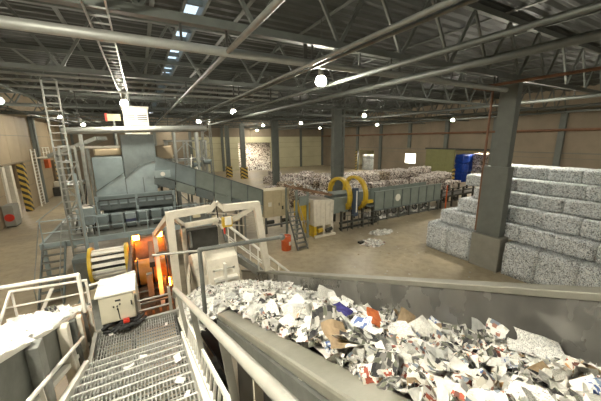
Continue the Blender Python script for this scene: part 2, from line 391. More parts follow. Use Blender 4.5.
ypipe(21.5, 8.7, .1, M['truss'], 'grey roof pipe running over the white bale stack'); ypipe(27.5, 8.7, .1, M['truss'], 'grey roof pipe between bale stack and right wall'); ypipe(34, 8.75, .1, M['truss'], 'grey roof pipe nearest the right wall')
ypipe(-4.6, 8.85, .07, M['truss'], 'grey roof pipe over the left aisle'); ypipe(-7.6, 8.85, .07, M['truss'], 'grey roof pipe nearest the left wall')
def xpipe(y, z, r, x0, x1, mat, lab):
    o = MB().tube((x0, y, z), (x1, y, z), r, 12).build('cross_pipe', mat); tag(o, lab, 'pipe')
    x = x0 + 1.5
    while x < x1: MB().box(x - .025, x + .025, y - .025, y + .025, z + r * .5, ZC + .1 if z < ZC - .15 else z + .4).build('hanger', M['dark'], o); x += 3.15
    return o
xpipe(7.2, 8.62, .105, XL + .1, 14.4, M['pipe'], 'thick pale pipe hung below the nearest roof truss')
for i, z in enumerate((9.5, 9.24, 8.98)):
    xpipe(17.3, z, .06, XL + .1, 8.0, M['pipe'], ['uppermost of three parallel pale pipes under the roof at left', 'middle of three parallel pale pipes under the roof at left', 'lowest of three parallel pale pipes under the roof at left'][i])
xpipe(24.1, 8.8, .07, XL + .1, XR - .6, M['truss'], 'thin grey pipe crossing the hall between third and fourth trusses')
xpipe(31, 8.8, .07, XL + .1, XR - .6, M['truss'], 'thin grey pipe crossing the hall between fourth and fifth trusses')
# cable tray overhead
def ladder_tray(name, p, q, w, lab, step, mat, side=(1, 0, 0), cat='cable ladder', group=None, rail=.03):
    p = Vector(p); q = Vector(q); s = Vector(side) * (w / 2); t = thing(name, tuple(p), lab, cat, group)
    for sg in (-1, 1): MB().bar(p + s * sg, q + s * sg, rail, rail * 2.4).build('side_rail', mat, t)
    n = int((q - p).length / step)
    for i in range(1, n):
        c = p.lerp(q, i / n); MB().bar(c - s, c + s, rail * .9, rail * .9).build('rung', mat, t)
    return t
ladder_tray('cable_tray', (-.43, YF + .3, 8.98), (-.43, 46, 8.98), .36, 'ladder-type cable tray running away under the roof left of the skylight', .42, M['pipe'])

# ------------------------------------------------------------------ lamps
LM = {0: emit('lamp_top_glow', (255, 248, 230), 16)}
def lamp(x, y, z, lab, s=1.0):
    """glass globe hung from a cord, with an aluminium reflector over its upper half"""
    if s not in LM: LM[s] = emit('lamp_globe_glow', (255, 248, 230), LAMP_STRENGTH * s)
    t = thing('pendant_lamp', (x, y, z), lab, 'lamp', 'pendant hall lamps')
    MB().lathe((x, y, z), [(.02, -.17), (.12, -.155), (.165, -.08), (.17, -.02)], 10).build('globe', LM[s], t)
    MB().lathe((x, y, z), [(.17, -.018), (.155, .06), (.10, .13)], 10).build('globe_top', LM[0], t)
    MB().lathe((x, y, z), [(.11, .12), (.085, .2), (.075, .42), (.001, .42)], 12).build('housing', M['rail'], t)
    MB().tube((x, y, z + .4), (x, y, ZD + .12), .012, 6).build('cord', M['dark'], t)
    return t
for a in [
    (5.2, 8.0, 8.4, 'large bright pendant lamp nearest the viewer, in the upper middle'), (-.45, 17.4, 8.5, 'bright pendant lamp above the white control cabin'),
    (-6.0, 33.9, 8.8, 'pendant lamp beside the cable ladder tower at left'), (-6, 46, 8.75, 'pendant lamp beyond the pale roof pipe at left'),
    (6.1, 20.8, 8.6, 'pendant lamp above the inclined chute'), (18.6, 21.2, 8.72, 'pendant lamp right of the lattice column'),
    (31, 32.4, 8.6, 'smaller pendant lamp near the right wall left of the green door'), (31, 20.6, 8.55, 'pendant lamp in front of the right wall above the green door'),
    (19, 34.1, 8.72, 'pendant lamp between the two far columns'), (6, 34.2, 8.7, 'pendant lamp by the far lattice tower'), (18, 45, 8.9, 'pendant lamp over the far aisle'),
    (31, 48, 8.7, 'pendant lamp in the far right corner of the hall'), (6, 48, 8.65, 'small far pendant lamp left of the lattice tower'), (18.8, 9.15, 8.6, 'pendant lamp behind the big grey column', 1.5),
    (31, 8, 8.6, 'pendant lamp at the right edge over the white bales'), (-5.2, 8, 8.2, 'pendant lamp outside the frame over the left aisle'), (-6, 20.7, 8.7, 'pendant lamp at the left edge'),
    (-1.6, 2.4, 8.6, 'pendant lamp over the head of the stair', 1.9), (3.5, -3.5, 8.6, 'pendant lamp behind the viewer on the right', .4), (-6, -5, 8.6, 'pendant lamp behind the viewer on the left'), (18.7, -5, 8.6, 'pendant lamp behind the viewer far right'), (31, -5, 8.6, 'pendant lamp in the near right corner of the hall'),
    (22, 58.5, 8.6, 'pendant lamp in front of the back opening'), (6, 58.5, 8.6, 'pendant lamp near the back wall at left')]: lamp(*a)
def bay_lamp(x, y, z, lab, s=1.0):
    t = thing('annex_lamp', (x, y, z), lab, 'lamp', 'annex lamps')
    MB().box(x - .6, x + .6, y - .15, y + .15, z, z + .05).build('diffuser', emit('annex_lamp_glow', (255, 240, 214), 150 * s), t)
    MB().box(x - .62, x + .62, y - .17, y + .17, z + .05, z + .16).build('housing', M['dgalv'], t)
bay_lamp(XR + 5, 24.5, 5.6, 'lamp inside the room behind the green door', 2.5); bay_lamp(XR + 1.6, 45.2, 5.6, 'lamp inside the room behind the far right opening', 2.5)
bay_lamp(22, YB + 3.2, 6.9, 'lamp inside the far paper store', 2.2); bay_lamp(XL - 5, 35, 5.4, 'lamp inside the room behind the left gate'); bay_lamp(XL - 5, 48, 5.4, 'lamp inside the room behind the second left gate')

# ------------------------------------------------------------------ columns
c = thing('concrete_column', (15.2, 7.35, 0), 'big grey concrete column on a wide pedestal, in front of the white bales', 'column')
MB().box(14.95, 15.36, 6.98, 7.72, 1.75, ZC).build('shaft', M['column'], c, bevel=.02)
MB().box(14.86, 15.36, 6.86, 7.98, 1.75, 5.2).build('casing', M['column'], c, bevel=.02)
MB().prism([(14.72, 6.7), (15.5, 6.7), (15.5, 8.1), (14.72, 8.1)], 'z', 0, 1.75).build('pedestal', M['conc'], c, bevel=.04)
bp = MB().path([(14.98, 8.06, 1.8), (14.98, 8.06, 8.75), (13.46, 8.06, 8.75)], .055, 10).build('riser_pipe', M['brown_pipe']); tag(bp, 'brown vertical pipe running up beside the big grey column', 'pipe')
def lattice_column(x, y, w, lab, haz=False):
    t = thing('steel_column', (x, y, 0), lab, 'column')
    for s in (-1, 1): MB().box(x + s * w / 2 - .09, x + s * w / 2 + .09, y - .22, y + .22, 0, ZC).build('leg', M['column'], t)
    z = 1.0 if not haz else 2.2
    while z < ZC - .4:
        MB().box(x - w / 2 + .05, x + w / 2 - .05, y - .24, y - .2, z, z + .14).build('batten', M['column'], t); z += .62
    MB().box(x - w / 2 + .08, x + w / 2 - .08, y - .1, y + .1, .02, ZC - .05).build('web', M['column'], t)
    MB().box(x - w / 2 - .25, x + w / 2 + .25, y - .4, y + .4, 0, 1.95 if haz else .5).build('base', M['hazard'] if haz else M['conc'], t)
lattice_column(15.25, 20.7, .95, 'riveted dark steel column behind the yellow rings')
lattice_column(15.25, 34.2, .7, 'dark steel column left of centre beyond the paper heap')
lattice_column(15.25, 47.7, .6, 'far steel column with yellow and black striped base, right of two', True)
lattice_column(13.6, 51.2, .5, 'far steel column with yellow and black striped base, left of two', True)
lattice_column(15.25, -6.3, .9, 'steel column behind the viewer')

# ------------------------------------------------------------------ left side gates
def post(y0, y1, h, lab, x=XL):
    o = MB().box(x - .35, x + .12, y0, y1, 0, h).build('gate_post', M['hazard'], bevel=.03); tag(o, lab, 'post')
post(36.2, 36.9, 4.55, 'thick gate post with yellow and black stripes at the left edge'); post(49.8, 50.9, 4.2, 'farther yellow and black striped gate post at left')
for yy, l in ((31.6, 'pale gate post at far left edge'), (33.2, 'pale inner gate post left of the striped post')):
    tag(MB().box(XL - .35, XL + .1, yy, yy + .5, 0, 4.65).build('gate_post', M['cream'], bevel=.02), l, 'post')
gbx = thing('machine_cabinet', (-9.85, 30.6, 0), 'grey steel cabinet with a red round cover at the left edge', 'cabinet')
MB().box(-9.95, -9.3, 30.0, 31.3, .1, 1.75).build('body', M['conc'], gbx, bevel=.03); MB().box(-9.9, -9.35, 30.1, 31.2, 0, .1).build('plinth', M['dark'], gbx)
MB().tube((-9.6, 29.99, .8), (-9.6, 29.93, .8), .3, 16).build('cover', M['red'], gbx)
# wall ladder with platform and orange box
wl_ = thing('wall_ladder', (-9.75, 39.2, 0), 'pale cage ladder standing against the left wall beside the striped post', 'ladder')
for yy in (38.6, 39.9): MB().bar((-9.7, yy, 0), (-9.7, yy, 5.9), .09, .09).build('stile', M['white'], wl_)
for i in range(17): MB().tube((-9.7, 38.6, .35 + i * .33), (-9.7, 39.9, .35 + i * .33), .03, 6).build('rung', M['white'], wl_)
MB().box(-9.9, -9.0, 39.9, 42.6, 4.9, 5.0).build('platform', M['cream'], wl_)
for yy in (40.2, 41.4, 42.5): MB().bar((-9.1, yy, 5), (-9.1, yy, 6.0), .06).build('rail_post', M['white'], wl_)
MB().bar((-9.1, 39.9, 6.0), (-9.1, 42.6, 6.0), .06).bar((-9.1, 39.9, 5.5), (-9.1, 42.6, 5.5), .05).build('guard_rail', M['white'], wl_)
tag(MB().box(-9.99, -9.6, 43.6, 44.6, 3.6, 4.6).build('fire_box', M['orange'], bevel=.02), 'orange-red box fixed to the left wall', 'box')
vp = MB().tube((-9.6, 41, 5.1), (-9.6, 41, ZC), .09, 10).build('wall_pipe', M['pipe']); tag(vp, 'pale vertical pipe rising above the wall ladder at left', 'pipe')
for i, (yy, h, mt, l) in enumerate(((46.2, 1.7, 'cream', 'pale electrical box on the left wall between the gates'), (45.2, 1.1, 'dark', 'dark low box by the left wall between the gates'))):
    tag(MB().box(-9.95, -9.3, yy - .4, yy + .4, 0, h).build('wall_cabinet', M[mt], bevel=.02), l, 'cabinet')

# ------------------------------------------------------------------ green sliding door, right wall
d = struct(MB().box(XR - .62, XR - .5, 25.6, 30.4, .05, 4.85).build('door_1', M['green'], loc=(XR - .56, 28, 0)), 'olive green sliding door on the right wall')
for i in range(4): MB().box(XR - .66, XR - .62, 25.65 + i * 1.2, 25.7 + i * 1.2 + 1.08, .15, 4.75).build('panel', M['green'], d)
MB().box(XR - .66, XR - .4, 21, 30.6, 4.85, 5.05).build('track', M['dark'], d)
tag(MB().box(XR - .95, XR - .7, 25.2, 25.5, 0, 2.2).build('bollard', M['hazard']), 'striped bollard at the edge of the green door', 'bollard')
tag(MB().box(XR - .4, XR, 47.5, 47.9, 0, 4.2).build('door_jamb', M['hazard']), 'striped jamb of the far right opening', 'post')
glow_pnl = struct(MB().box(XR - .16, XR - .02, 32.7, 34.9, 2.3, 4.0).build('glow_panel', M['cream'], loc=(XR, 33.8, 2.3)), 'white panel with added glow on the right wall above the paper bales')
MB().box(XR - .2, XR - .16, 32.78, 34.82, 2.38, 3.92).build('pane', emit('panel_glow', (255, 250, 232), 6), glow_pnl)  # self-glowing sheet, stands in for a floodlit white object; not a window

# ------------------------------------------------------------------ bales
def bale_mesh(seed, sx, sy, sz, amp=.05, rnd=.05):
    nx, ny, nz = 6, 6, 5; b = MB(); idx = {}
    def pt(i, j, k):
        key = (i, j, k)
        if key not in idx:
            u, v, w = i / nx * 2 - 1, j / ny * 2 - 1, k / nz * 2 - 1
            def rd(a, bb, c): return a * (1 - rnd * ((bb * bb) ** 2 * (c * c) ** 2 + .4 * (bb ** 4 + c ** 4)))
            p = Vector((rd(u, v, w) * sx / 2, rd(v, u, w) * sy / 2, rd(w, u, v) * sz / 2))
            q = noise.noise_vector((p.x * 4 + seed * 13, p.y * 4, p.z * 4)) * amp + noise.noise_vector((p.x * 11 + seed, p.y * 11, p.z * 11)) * amp * .5
            p += q; p.z = max(p.z + sz / 2, 0.0) if k else 0.0
            idx[key] = len(b.v); b.v.append(tuple(p))
        return idx[key]
    def face(a, bb, c, dd): b.f.append((a, bb, c, dd)); b.s.append(True); b.mi.append(0)
    for i in range(nx):
        for j in range(ny):
            face(pt(i, j, nz), pt(i + 1, j, nz), pt(i + 1, j + 1, nz), pt(i, j + 1, nz)); face(pt(i, j, 0), pt(i, j + 1, 0), pt(i + 1, j + 1, 0), pt(i + 1, j, 0))
        for k in range(nz):
            face(pt(i, 0, k), pt(i + 1, 0, k), pt(i + 1, 0, k + 1), pt(i, 0, k + 1)); face(pt(i, ny, k), pt(i, ny, k + 1), pt(i + 1, ny, k + 1), pt(i + 1, ny, k))
    for j in range(ny):
        for k in range(nz):
            face(pt(0, j, k), pt(0, j, k + 1), pt(0, j + 1, k + 1), pt(0, j + 1, k)); face(pt(nx, j, k), pt(nx, j + 1, k), pt(nx, j + 1, k + 1), pt(nx, j, k + 1))
    return b
def bale_set(pref, mat, sx, sy, sz, n=4, amp=.05, rnd=.05): return [bale_mesh(i + len(pref), sx, sy, sz, amp, rnd).mesh(pref, mat) for i in range(n)]
def bale(name, me, loc, rz, lab, group, cat='bale', sc=None, label_ok=True):
    o = bpy.data.objects.new(name, me); COL.objects.link(o); o.location = loc; o.rotation_euler = (0, 0, rz)
    if sc: o.scale = sc
    return tag(o, lab, cat, group)
WB = bale_set('white_bale', M['bale_white'], 1.7, 1.36, 1.64, 5, .03, .018)
LB = bale_set('white_bale', M['bale_white'], 1.7, 1.36, .72, 5, .03, .018)
# stepped stack: rows (front x, base z, height, left-end y)
rows = [(14.9, 0, 1.64, 10.85, 'bottom'), (15.4, 1.64, .76, 10.4, 'second'), (16.0, 2.38, .74, 9.8, 'third'), (16.7, 3.1, .64, 9.35, 'fourth'), (17.35, 3.72, .66, 10.25, 'fifth'), (18.1, 4.36, .64, 9.3, 'top')]
for ri, (fx, z0, h, ye, rn) in enumerate(rows):
    yy = ye; k = 0; L = 1.36
    while yy > .9:
        L2 = L
        if ri == 0 and 6.66 < yy <= 8.7: yy = 6.58           # the pedestal stands in the row
        elif ri == 0 and yy > 8.7 and yy - L < 8.2: L2 = yy - 8.22
        me = (WB if ri == 0 else LB)[(k * 2 + ri) % 5]
        bale('white_paper_bale', me, (fx + .85 + U(-.03, .03), yy - L2 / 2, z0), U(-.012, .012), f'white paper bale, {ORD[k]} from the left end in the {rn} row of the stepped stack', 'stepped stack of white bales', sc=(1, L2 / 1.36, h / (1.64 if ri == 0 else .72) * U(.97, 1.0)))
        yy -= L2 + .005; k += 1
# back pile behind the long trough
MX = bale_set('mixed_bale', M['bale_mix'], 1.5, 1.15, .8, 5, .1); BR = bale_set('brown_bale', M['bale_brown'], 1.5, 1.15, .8, 3, .1)
for (x0, x1, y, tiers, rn) in ((16.9, 33.2, 20.6, 3, 'front'), (17.2, 33.5, 21.9, 4, 'middle'), (18, 33.5, 23.2, 4, 'rear')):
    x = x0; i = 0
    while x < x1:
        t = tiers - (1 if (x > x1 - 3.2 or R() < .25) else 0)
        for k in range(t):
            br_ = R() < .1
            bale('mixed_paper_bale', (BR if br_ else MX)[int(R() * 3)], (x + U(-.1, .1), y + U(-.1, .1), k * .79), U(-.08, .08), f'waste paper bale behind the long trough, {rn} row, {ORD[i]} from the left, {["bottom", "second", "third", "fourth"][k]} tier', 'bales behind the long trough', sc=(1, 1, .98))
        x += 1.52; i += 1
# loose pile mid left, behind the beige box and cream press
def zone(x, y): return ('left part' if x < 17 else 'middle' if x < 21 else 'right part') + (', front' if y < 29 else ', centre' if y < 34 else ', back')
spots = []
for _ in range(4000):
    x = U(12.8, 25.5); y = U(24.3, 41)
    if (y > 31 and x < 16.5) or (abs(x - 15.25) < 1.8 and abs(y - 34.2) < 1.8) or any((x - a) ** 2 + (y - b) ** 2 < 1.62 ** 2 for a, b in spots): continue
    spots.append((x, y)); q = R() * 6.28
    bale('loose_bale', MX[len(spots) % 5] if R() > .2 else BR[len(spots) % 3], (x, y, 0), q, f'loose waste paper bale on the floor, {zone(x, y)} of the central heap', f'loose bales on the floor, {zone(x, y)} of the heap', sc=(1.02, 1.2, U(1.1, 1.5)))
    if 14.5 < x < 24.5 and 25.5 < y < 38 and R() < .5:
        bale('loose_bale', MX[(len(spots) + 2) % 5], (x, y, 1.12), q + U(-.4, .4), f'waste paper bale lying on others, {zone(x, y)} of the central heap', f'upper loose bales, {zone(x, y)} of the heap', sc=(1.0, 1.2, U(1.0, 1.5)))
for i, (x, y, z) in enumerate(((11.6, 24.6, 0), (13.2, 24.8, 0), (12.2, 25.2, .8), (13.6, 26.3, 0), (11.2, 26.4, 0), (12.8, 26.5, .8), (12.4, 25.6, 1.6))):
    bale('brown_paper_bale', BR[i % 3], (x, y, z), U(-.3, .3), 'brownish grey paper bale in the stack right behind the beige box', 'brown bales behind the beige box')
# paper store beyond the back opening and stacks in the annexes
def heap(name, x0, x1, y0, y1, h, lab, mat, n=26, wallside='y'):
    def f(u, v):
        e = min(1, 4 * u, 4 * (1 - u)) ; r = min(1, v * 2.2)
        return (x0 + (x1 - x0) * u, y0 + (y1 - y0) * v + .5 * pn(u * 9, v * 9, 3), max(.0, h * r * (.75 + .25 * e) + .55 * pn(u * 7, v * 7, 9) * min(1, v * 5) + .25 * pn(u * 23, v * 23, 5) * min(1, v * 5)))
    o = MB().grid(f, n, n, True).build(name, mat, loc=(x0, y0, 0)); tag(o, lab, 'paper', kind='stuff'); return o
heap('paper_heap', 9.5, 34.5, YB + .9, YB + 14, 5.6, 'mountain of loose white paper seen through the back opening', M['heap'], 44)
heap('paper_heap', 19.4, 25.4, YB - 2.0, YB + 2.2, .9, 'low spread of loose paper in the mouth of the back opening', M['heap'], 24)
for (x, y, z) in [(XR + 2.6 + a * 1.6, 42.4 + b * 1.2, k * .8) for a in (0,) for b in range(5) for k in range(4)]:
    bale('annex_bale', LB[int(R() * 5)], (x, y, z), 0, 'white bale stacked inside the far right opening', 'bales in the far right opening', sc=(1.4, .85, 1.08))
BW = bale_set('blue_bale', M['bluewrap'], 1.4, 1.5, 1.35, 2, .08)
for b in range(2):
    for k in range(3): bale('blue_bale', BW[(b + k) % 2], (XR + 2.0 + b * 1.5, 26.0 + b * .3, k * 1.35), U(-.1, .1), f'blue wrapped bale inside the doorway, {["front", "rear"][b]} pile, {ORD[k]} from the floor', 'blue bales in the doorway')
for b in range(4):
    for k in range(5): bale('annex_bale', MX[(b + k) % 5], (XR + 4.6, 24.9 - b * 1.2, k * .84), 0, 'pinkish paper bale behind the blue bales inside the doorway', 'paper bales in the doorway', sc=(1, 1.05, 1.05))

# ------------------------------------------------------------------ floor litter
def sheet_mesh(seed, w, h, crump, n=5):
    b = MB(); sx = U(.6, 1.6)
    def f(u, v):
        x, y = (u - .5) * w, (v - .5) * h
        z = crump * (1.1 * pn(x * 3.2 / sx, y * 3.2, seed * 7.3) + .5 * pn(x * 8, y * 8, seed * 3.1)) + crump * .9 * abs(u - .5 - .1 * math.sin(seed)) * (1 if seed % 2 else -1)
        x += crump * .8 * pn(x * 5, y * 5, seed + 40); y += crump * .8 * pn(x * 5, y * 5, seed + 80)
        return (x, y, z)
    b.grid(f, n, n, False); return b
def uv_grid(me, n, sc=1.0):
    uv = me.uv_layers.new(name='uv'); 
    co = [(i / n, j / n) for j in range(n + 1) for i in range(n + 1)]
    for l in me.loops: uv.data[l.index].uv = tuple(c * sc for c in co[l.vertex_index % len(co)])
def scatter(name, pts, lab, n=2, size=(.08, .22), mats=('white', 'pale', 'white', 'print', 'mag', 'warm', 'brown', 'grey'), wts=None, lift=.02, cat='paper scraps', crump=.3, tilt=.5):
    """countless small scraps joined in one object"""
    b = MB(); 
    for (x, y, z) in pts:
        w = U(*size); h = w * U(.5, 1.3); m = random.choices(range(len(mats)), wts)[0]; sd = R() * 90
        rot = Matrix.Rotation(U(0, 6.28), 3, 'Z') @ Matrix.Rotation(random.gauss(0, tilt), 3, 'X') @ Matrix.Rotation(random.gauss(0, tilt), 3, 'Y')
        def f(u, v):
            p = Vector(((u - .5) * w, (v - .5) * h, crump * w * pn(u * 2.3, v * 2.3, sd))); p = rot @ p
            return (x + p.x, y + p.y, z + lift + p.z)
        b.grid(f, n, n, False, m)
    me_o = b.build(name, [SHM[m] for m in mats], loc=(0, 0, 0)); uv_grid(me_o.data, n)
    return tag(me_o, lab, cat, kind='stuff')
def spot(cx, cy, rx, ry, n): 
    o = []
    for _ in range(n):
        a = U(0, 6.28); r = R() ** .6; o.append((cx + rx * r * math.cos(a), cy + ry * r * math.sin(a), .05 * (1 - r)))
    return o
scatter('paper_scraps', spot(12.4, 12.9, .75, .65, 420), 'nearer patch of white paper scraps spilled on the floor', size=(.08, .24), mats=('white', 'pale', 'print', 'warm'), wts=(6, 2, 2, .6), tilt=.35)
scatter('paper_scraps', spot(14.4, 14.2, 1.0, .55, 260), 'farther patch of white paper scraps on the floor', size=(.08, .22), mats=('white', 'pale', 'print'), tilt=.3)
scatter('paper_scraps', [(U(8, 26), U(4.5, 18), .01) for _ in range(240)], 'stray bits of paper strewn over the concrete floor', size=(.03, .1), mats=('white', 'pale', 'brown'), tilt=.1, lift=.008)

# ------------------------------------------------------------------ paper feed hopper (inclined channel, foreground right)
def zf(y): return 3.82 + .43 * (4.33 - y)        # near side rim
def zr(y): return 4.45 + .40 * (2.76 - y)        # far side rim
hp = thing('feed_conveyor', (2.1, 4, 0), 'wide inclined steel feed channel full of waste paper, in the foreground', 'conveyor')
def ywall(x0, x1, ya, yb, zt, dz0, dz1, n=1):
    m = MB(); m.prism([(ya, zt(ya) - dz1), (yb, zt(yb) - dz1), (yb, zt(yb) - dz0), (ya, zt(ya) - dz0)], 'x', x0, x1); return m
ywall(3.25, 3.31, -1.6, 11.2, zr, 0, 1.9).build('far_side_wall', M['steel'], hp)
ywall(3.22, 3.42, -1.6, 11.2, zr, -.03, .05).build('far_rim', M['flange'], hp, bevel=.01)
for i in range(9):
    yy = -1 + i * 1.45; MB().box(3.31, 3.43, yy - .05, yy + .05, zr(yy) - 1.8, zr(yy) - .05).build('rib', M['flange'], hp)
ywall(.8, 1.02, -1.6, 4.33, zf, -.0, .11).build('near_rim', M['flange'], hp, bevel=.025)
ywall(.92, .98, -1.6, 4.33, zf, .1, 1.7).build('near_side_wall', M['dark'], hp)
ywall(.78, .84, -1.6, 4.3, zf, .11, .3).build('rim_stiffener', M['dgalv'], hp)
ywall(.95, 3.28, -1.6, 11, lambda y: zr(y) - 1.35, 0, .1).build('belt', M['black'], hp)
for i, yy in enumerate((-1.2, .3, 1.5, 2.6, 3.7)):
    MB().bar((.86, yy, zf(yy) - .1), (.86, yy, zf(yy) - 1.5), .1, .06).build('stiffener_plate', M['cream'], hp)
for yy in (-1.3, 2.2, 5.6, 9.0):
    for xx in (.9, 3.36): MB().box(xx - .09, xx + .09, yy - .09, yy + .09, 0, zr(yy) - 1.4).build('leg', M['dgalv'], hp)

# ------------------------------------------------------------------ grating stair
def zs(y): return 5.1 - .354 * y
SX0, SX1 = -.97, .22
st = thing('grating_stair', (-.38, 2, 0), 'shallow steel grating stair with worn bright nosings leading down between the conveyors', 'stairs')
def grating(x0, x1, y0, y1, z, nose=True, pitch=.036):
    g = MB(); n = int((x1 - x0) / pitch)
    for i in range(n + 1):
        x = x0 + (x1 - x0) * i / n; g.box(x - .0065, x + .0065, y0, y1, z - .03, z)
    k = max(2, int((y1 - y0) / .085))
    for i in range(k + 1):
        y = y0 + (y1 - y0) * i / k; g.box(x0, x1, y - .006, y + .006, z - .018, z - .001)
    g.box(x0 - .01, x0 + .01, y0, y1, z - .04, z); g.box(x1 - .01, x1 + .01, y0, y1, z - .04, z)
    return g
tr0 = None
for i in range(22):
    y1 = 4.5 - .25 * i
    if tr0 is None:
        tr0 = grating(SX0, SX1, y1 - .235, y1, zs(y1)).build('tread', M['grate'], st); ns0 = MB().box(SX0, SX1, y1 - .008, y1 + .014, zs(y1) - .045, zs(y1) + .004).build('nosing', M['nosing'], tr0)
    else:
        a = tr0.copy(); COL.objects.link(a); a.location = (0, -.25 * i, zs(y1) - zs(4.5)); b = ns0.copy(); COL.objects.link(b); b.parent = a
ZL = 3.43
grating(SX0 + .02, SX1, 4.53, 5.36, ZL).build('landing', M['grate'], st)
for x, nm in ((SX0 - .045, 'stringer'), (SX1 + .05, 'stringer')):
    m = MB(); m.prism([(-1.4, zs(-1.4) - .2), (4.55, zs(4.55) - .2), (4.55, zs(4.55) + .05), (-1.4, zs(-1.4) + .05)], 'x', x - .03, x + .03); m.build(nm, M['white'], st)
MB().box(SX0 - .04, SX1 + .08, 5.36, 5.42, ZL - .16, ZL + .03).box(SX0 - .06, SX0, 4.5, 5.4, ZL - .16, ZL + .02).build('landing_frame', M['rail'], st)
for xx, yy in ((SX0, 5.38), (SX1 + .05, 5.38), (SX0, 1.5), (SX1 + .06, 1.5)):
    MB().box(xx - .06, xx + .06, yy - .06, yy + .06, 0, (ZL if yy > 5 else zs(yy)) - .12).build('leg', M['dgalv'], st)
# right hand rail, grey tube
hr = [(.2, 4.05, zs(4.05) + .9), (.33, .7, zs(.7) + .9), (.37, -.9, zs(-.9) + .9)]
r_ = thing('handrail', (.3, 2, zs(2)), 'thick grey tubular handrail beside the hopper', 'handrail')
MB().path([(.2, 4.35, zs(4.05) + .62)] + hr, .029, 12).build('top_tube', M['rail'], r_)
for yy in (3.7, 2.6, 1.5, .4):
    x = .2 + (4.05 - yy) * .0388; MB().bar((x, yy, zs(yy) + .88), (x + .1, yy, zs(yy) - .1), .05, .02).build('rail_post', M['rail'], r_)
# cable ladder on edge along the stair
ladder_tray('cable_ladder', (.27, 5.0, zs(5.0) + .28), (.33, -.9, zs(-.9) + .28), .22, 'pale cable ladder running on edge beside the right stringer of the stair', .16, M['white'], side=(.16, .1, .96), rail=.022)
# left low rails
lr = thing('low_rail', (-1.08, 3, zs(3)), 'pale low rail along the left side of the stair', 'rail')
MB().tube((-1.08, 4.9, zs(4.9) + .34), (-1.13, -.9, zs(-.9) + .34), .024, 10).build('tube', M['white'], lr)
for yy in (4.4, 3.2, 2.0, .8): MB().bar((-1.09, yy, zs(yy) + .34), (-1.07, yy, zs(yy) - .08), .035, .02).build('rail_post', M['white'], lr)
# guard rail past the landing and grey gate rail over the hopper
gr = thing('guard_rail', (-.3, 5.45, ZL), 'low two-bar guard rail at the far edge of the landing', 'railing')
for h in (.16, .36): MB().tube((-.38, 5.45, ZL + h), (.17, 5.45, ZL + h), .018, 8).build('bar', M['rail'], gr)
for x in (-.38, .17): MB().box(x - .025, x + .025, 5.42, 5.48, ZL - .1, ZL + .5).build('rail_post', M['rail'], gr)
gt = thing('swing_rail', (.63, 4.42, 3.8), 'grey tubular rail crossing the hopper below the cream frame', 'rail')
MB().path([(.63, 4.42, 3.82), (.63, 4.42, 4.93), (2.02, 4.42, 4.88)], .034, 12).build('tube', M['dgalv'], gt)
MB().ball((2.05, 4.42, 4.88), .06, 12, 8).build('end_knob', M['dgalv'], gt)
MB().tube((-.02, 4.95, 4.78), (.62, 4.46, 4.9), .02, 8).build('side_bar', M['rail'], gt)

# ------------------------------------------------------------------ control cabinet on the landing
cc = thing('control_cabinet', (-.62, 5.6, ZL), 'beige control cabinet with three push buttons and a paper-covered top, on the stair landing', 'cabinet')
MB().box(-.89, -.39, 5.3, 5.95, ZL + .16, ZL + .66).build('body', M['cabinet'], cc, bevel=.008)
MB().box(-.87, -.41, 5.285, 5.3, ZL + .18, ZL + .64).build('door', M['cabinet'], cc, bevel=.004)
MB().box(-.93, -.35, 5.26, 5.99, ZL + .66, ZL + .69).build('top', M['white'], cc, bevel=.006)
for x, z in ((-.69, .45), (-.64, .45), (-.60, .48), (-.64, .40)): MB().tube((x, 5.285, ZL + z), (x, 5.265, ZL + z), .012, 10).build('push_button', M['dark'], cc)
MB().box(-.66, -.58, 5.281, 5.286, ZL + .535, ZL + .565).build('name_plate', M['dark'], cc)
MB().tube((-.635, 5.28, ZL + .39), (-.625, 5.28, ZL + .2), .008, 6).build('cable', M['dark'], cc)
MB().box(-.44, -.42, 5.27, 5.285, ZL + .42, ZL + .5).build('handle', M['dark'], cc)
for x in (-.85, -.43):
    for y in (5.35, 5.9): MB().box(x - .03, x + .03, y - .03, y + .03, ZL, ZL + .16).build('foot', M['dark'], cc)
jb = MB()
for i in range(16):
    x0 = U(-.9, -.5); y0 = U(5.12, 5.3)
    jb.path([(x0, y0, ZL + U(.03, .1)), (x0 + .1, y0 + U(-.05, .1), ZL + U(.06, .17)), (x0 + .22, y0 + U(0, .18), ZL + .05), (x0 + U(.2, .4), y0 + U(.1, .3), ZL + U(.04, .14))], U(.018, .032), 7)
tag(jb.build('cable_bundle', M['black']), 'tangle of black cables under the beige control cabinet', 'cables')
tag(MB().box(-.58, -.49, 5.2, 5.28, ZL + .14, ZL + .2).build('connector', M['red'], bevel=.01), 'small red connector under the beige control cabinet', 'connector')

# ------------------------------------------------------------------ left conveyor full of white paper
def zl(y): return 4.87 - .41 * (y - 2.96)
lc = thing('side_conveyor', (-1.6, 4, 0), 'inclined steel channel heaped with white paper on the left of the stair', 'conveyor')
YE = 6.35
ywall(-1.27, -1.19, -1.2, YE, zl, -.015, .045).build('near_rim', M['white'], lc, bevel=.01)
ywall(-1.26, -1.22, -1.2, YE, zl, .045, .62).build('near_side_wall', M['dgalv'], lc)
ywall(-1.3, -1.14, -1.2, YE, zl, .6, .66).build('lower_flange', M['white'], lc)
m = MB(); m.prism([(-2.04, 5.25), (-1.2, YE + .02), (-1.2, YE + .08), (-2.08, 5.31)], 'z', zl(6.3) - .55, zl(YE) + .02)
m.build('end_wall', M['dgalv'], lc)
ywall(-2.08, -2.03, -1.2, 5.28, zl, -.01, .6).build('far_side_wall', M['dgalv'], lc)
ywall(-2.05, -1.24, -1.2, 6.2, zl, .6, .66).build('belt', M['black'], lc)
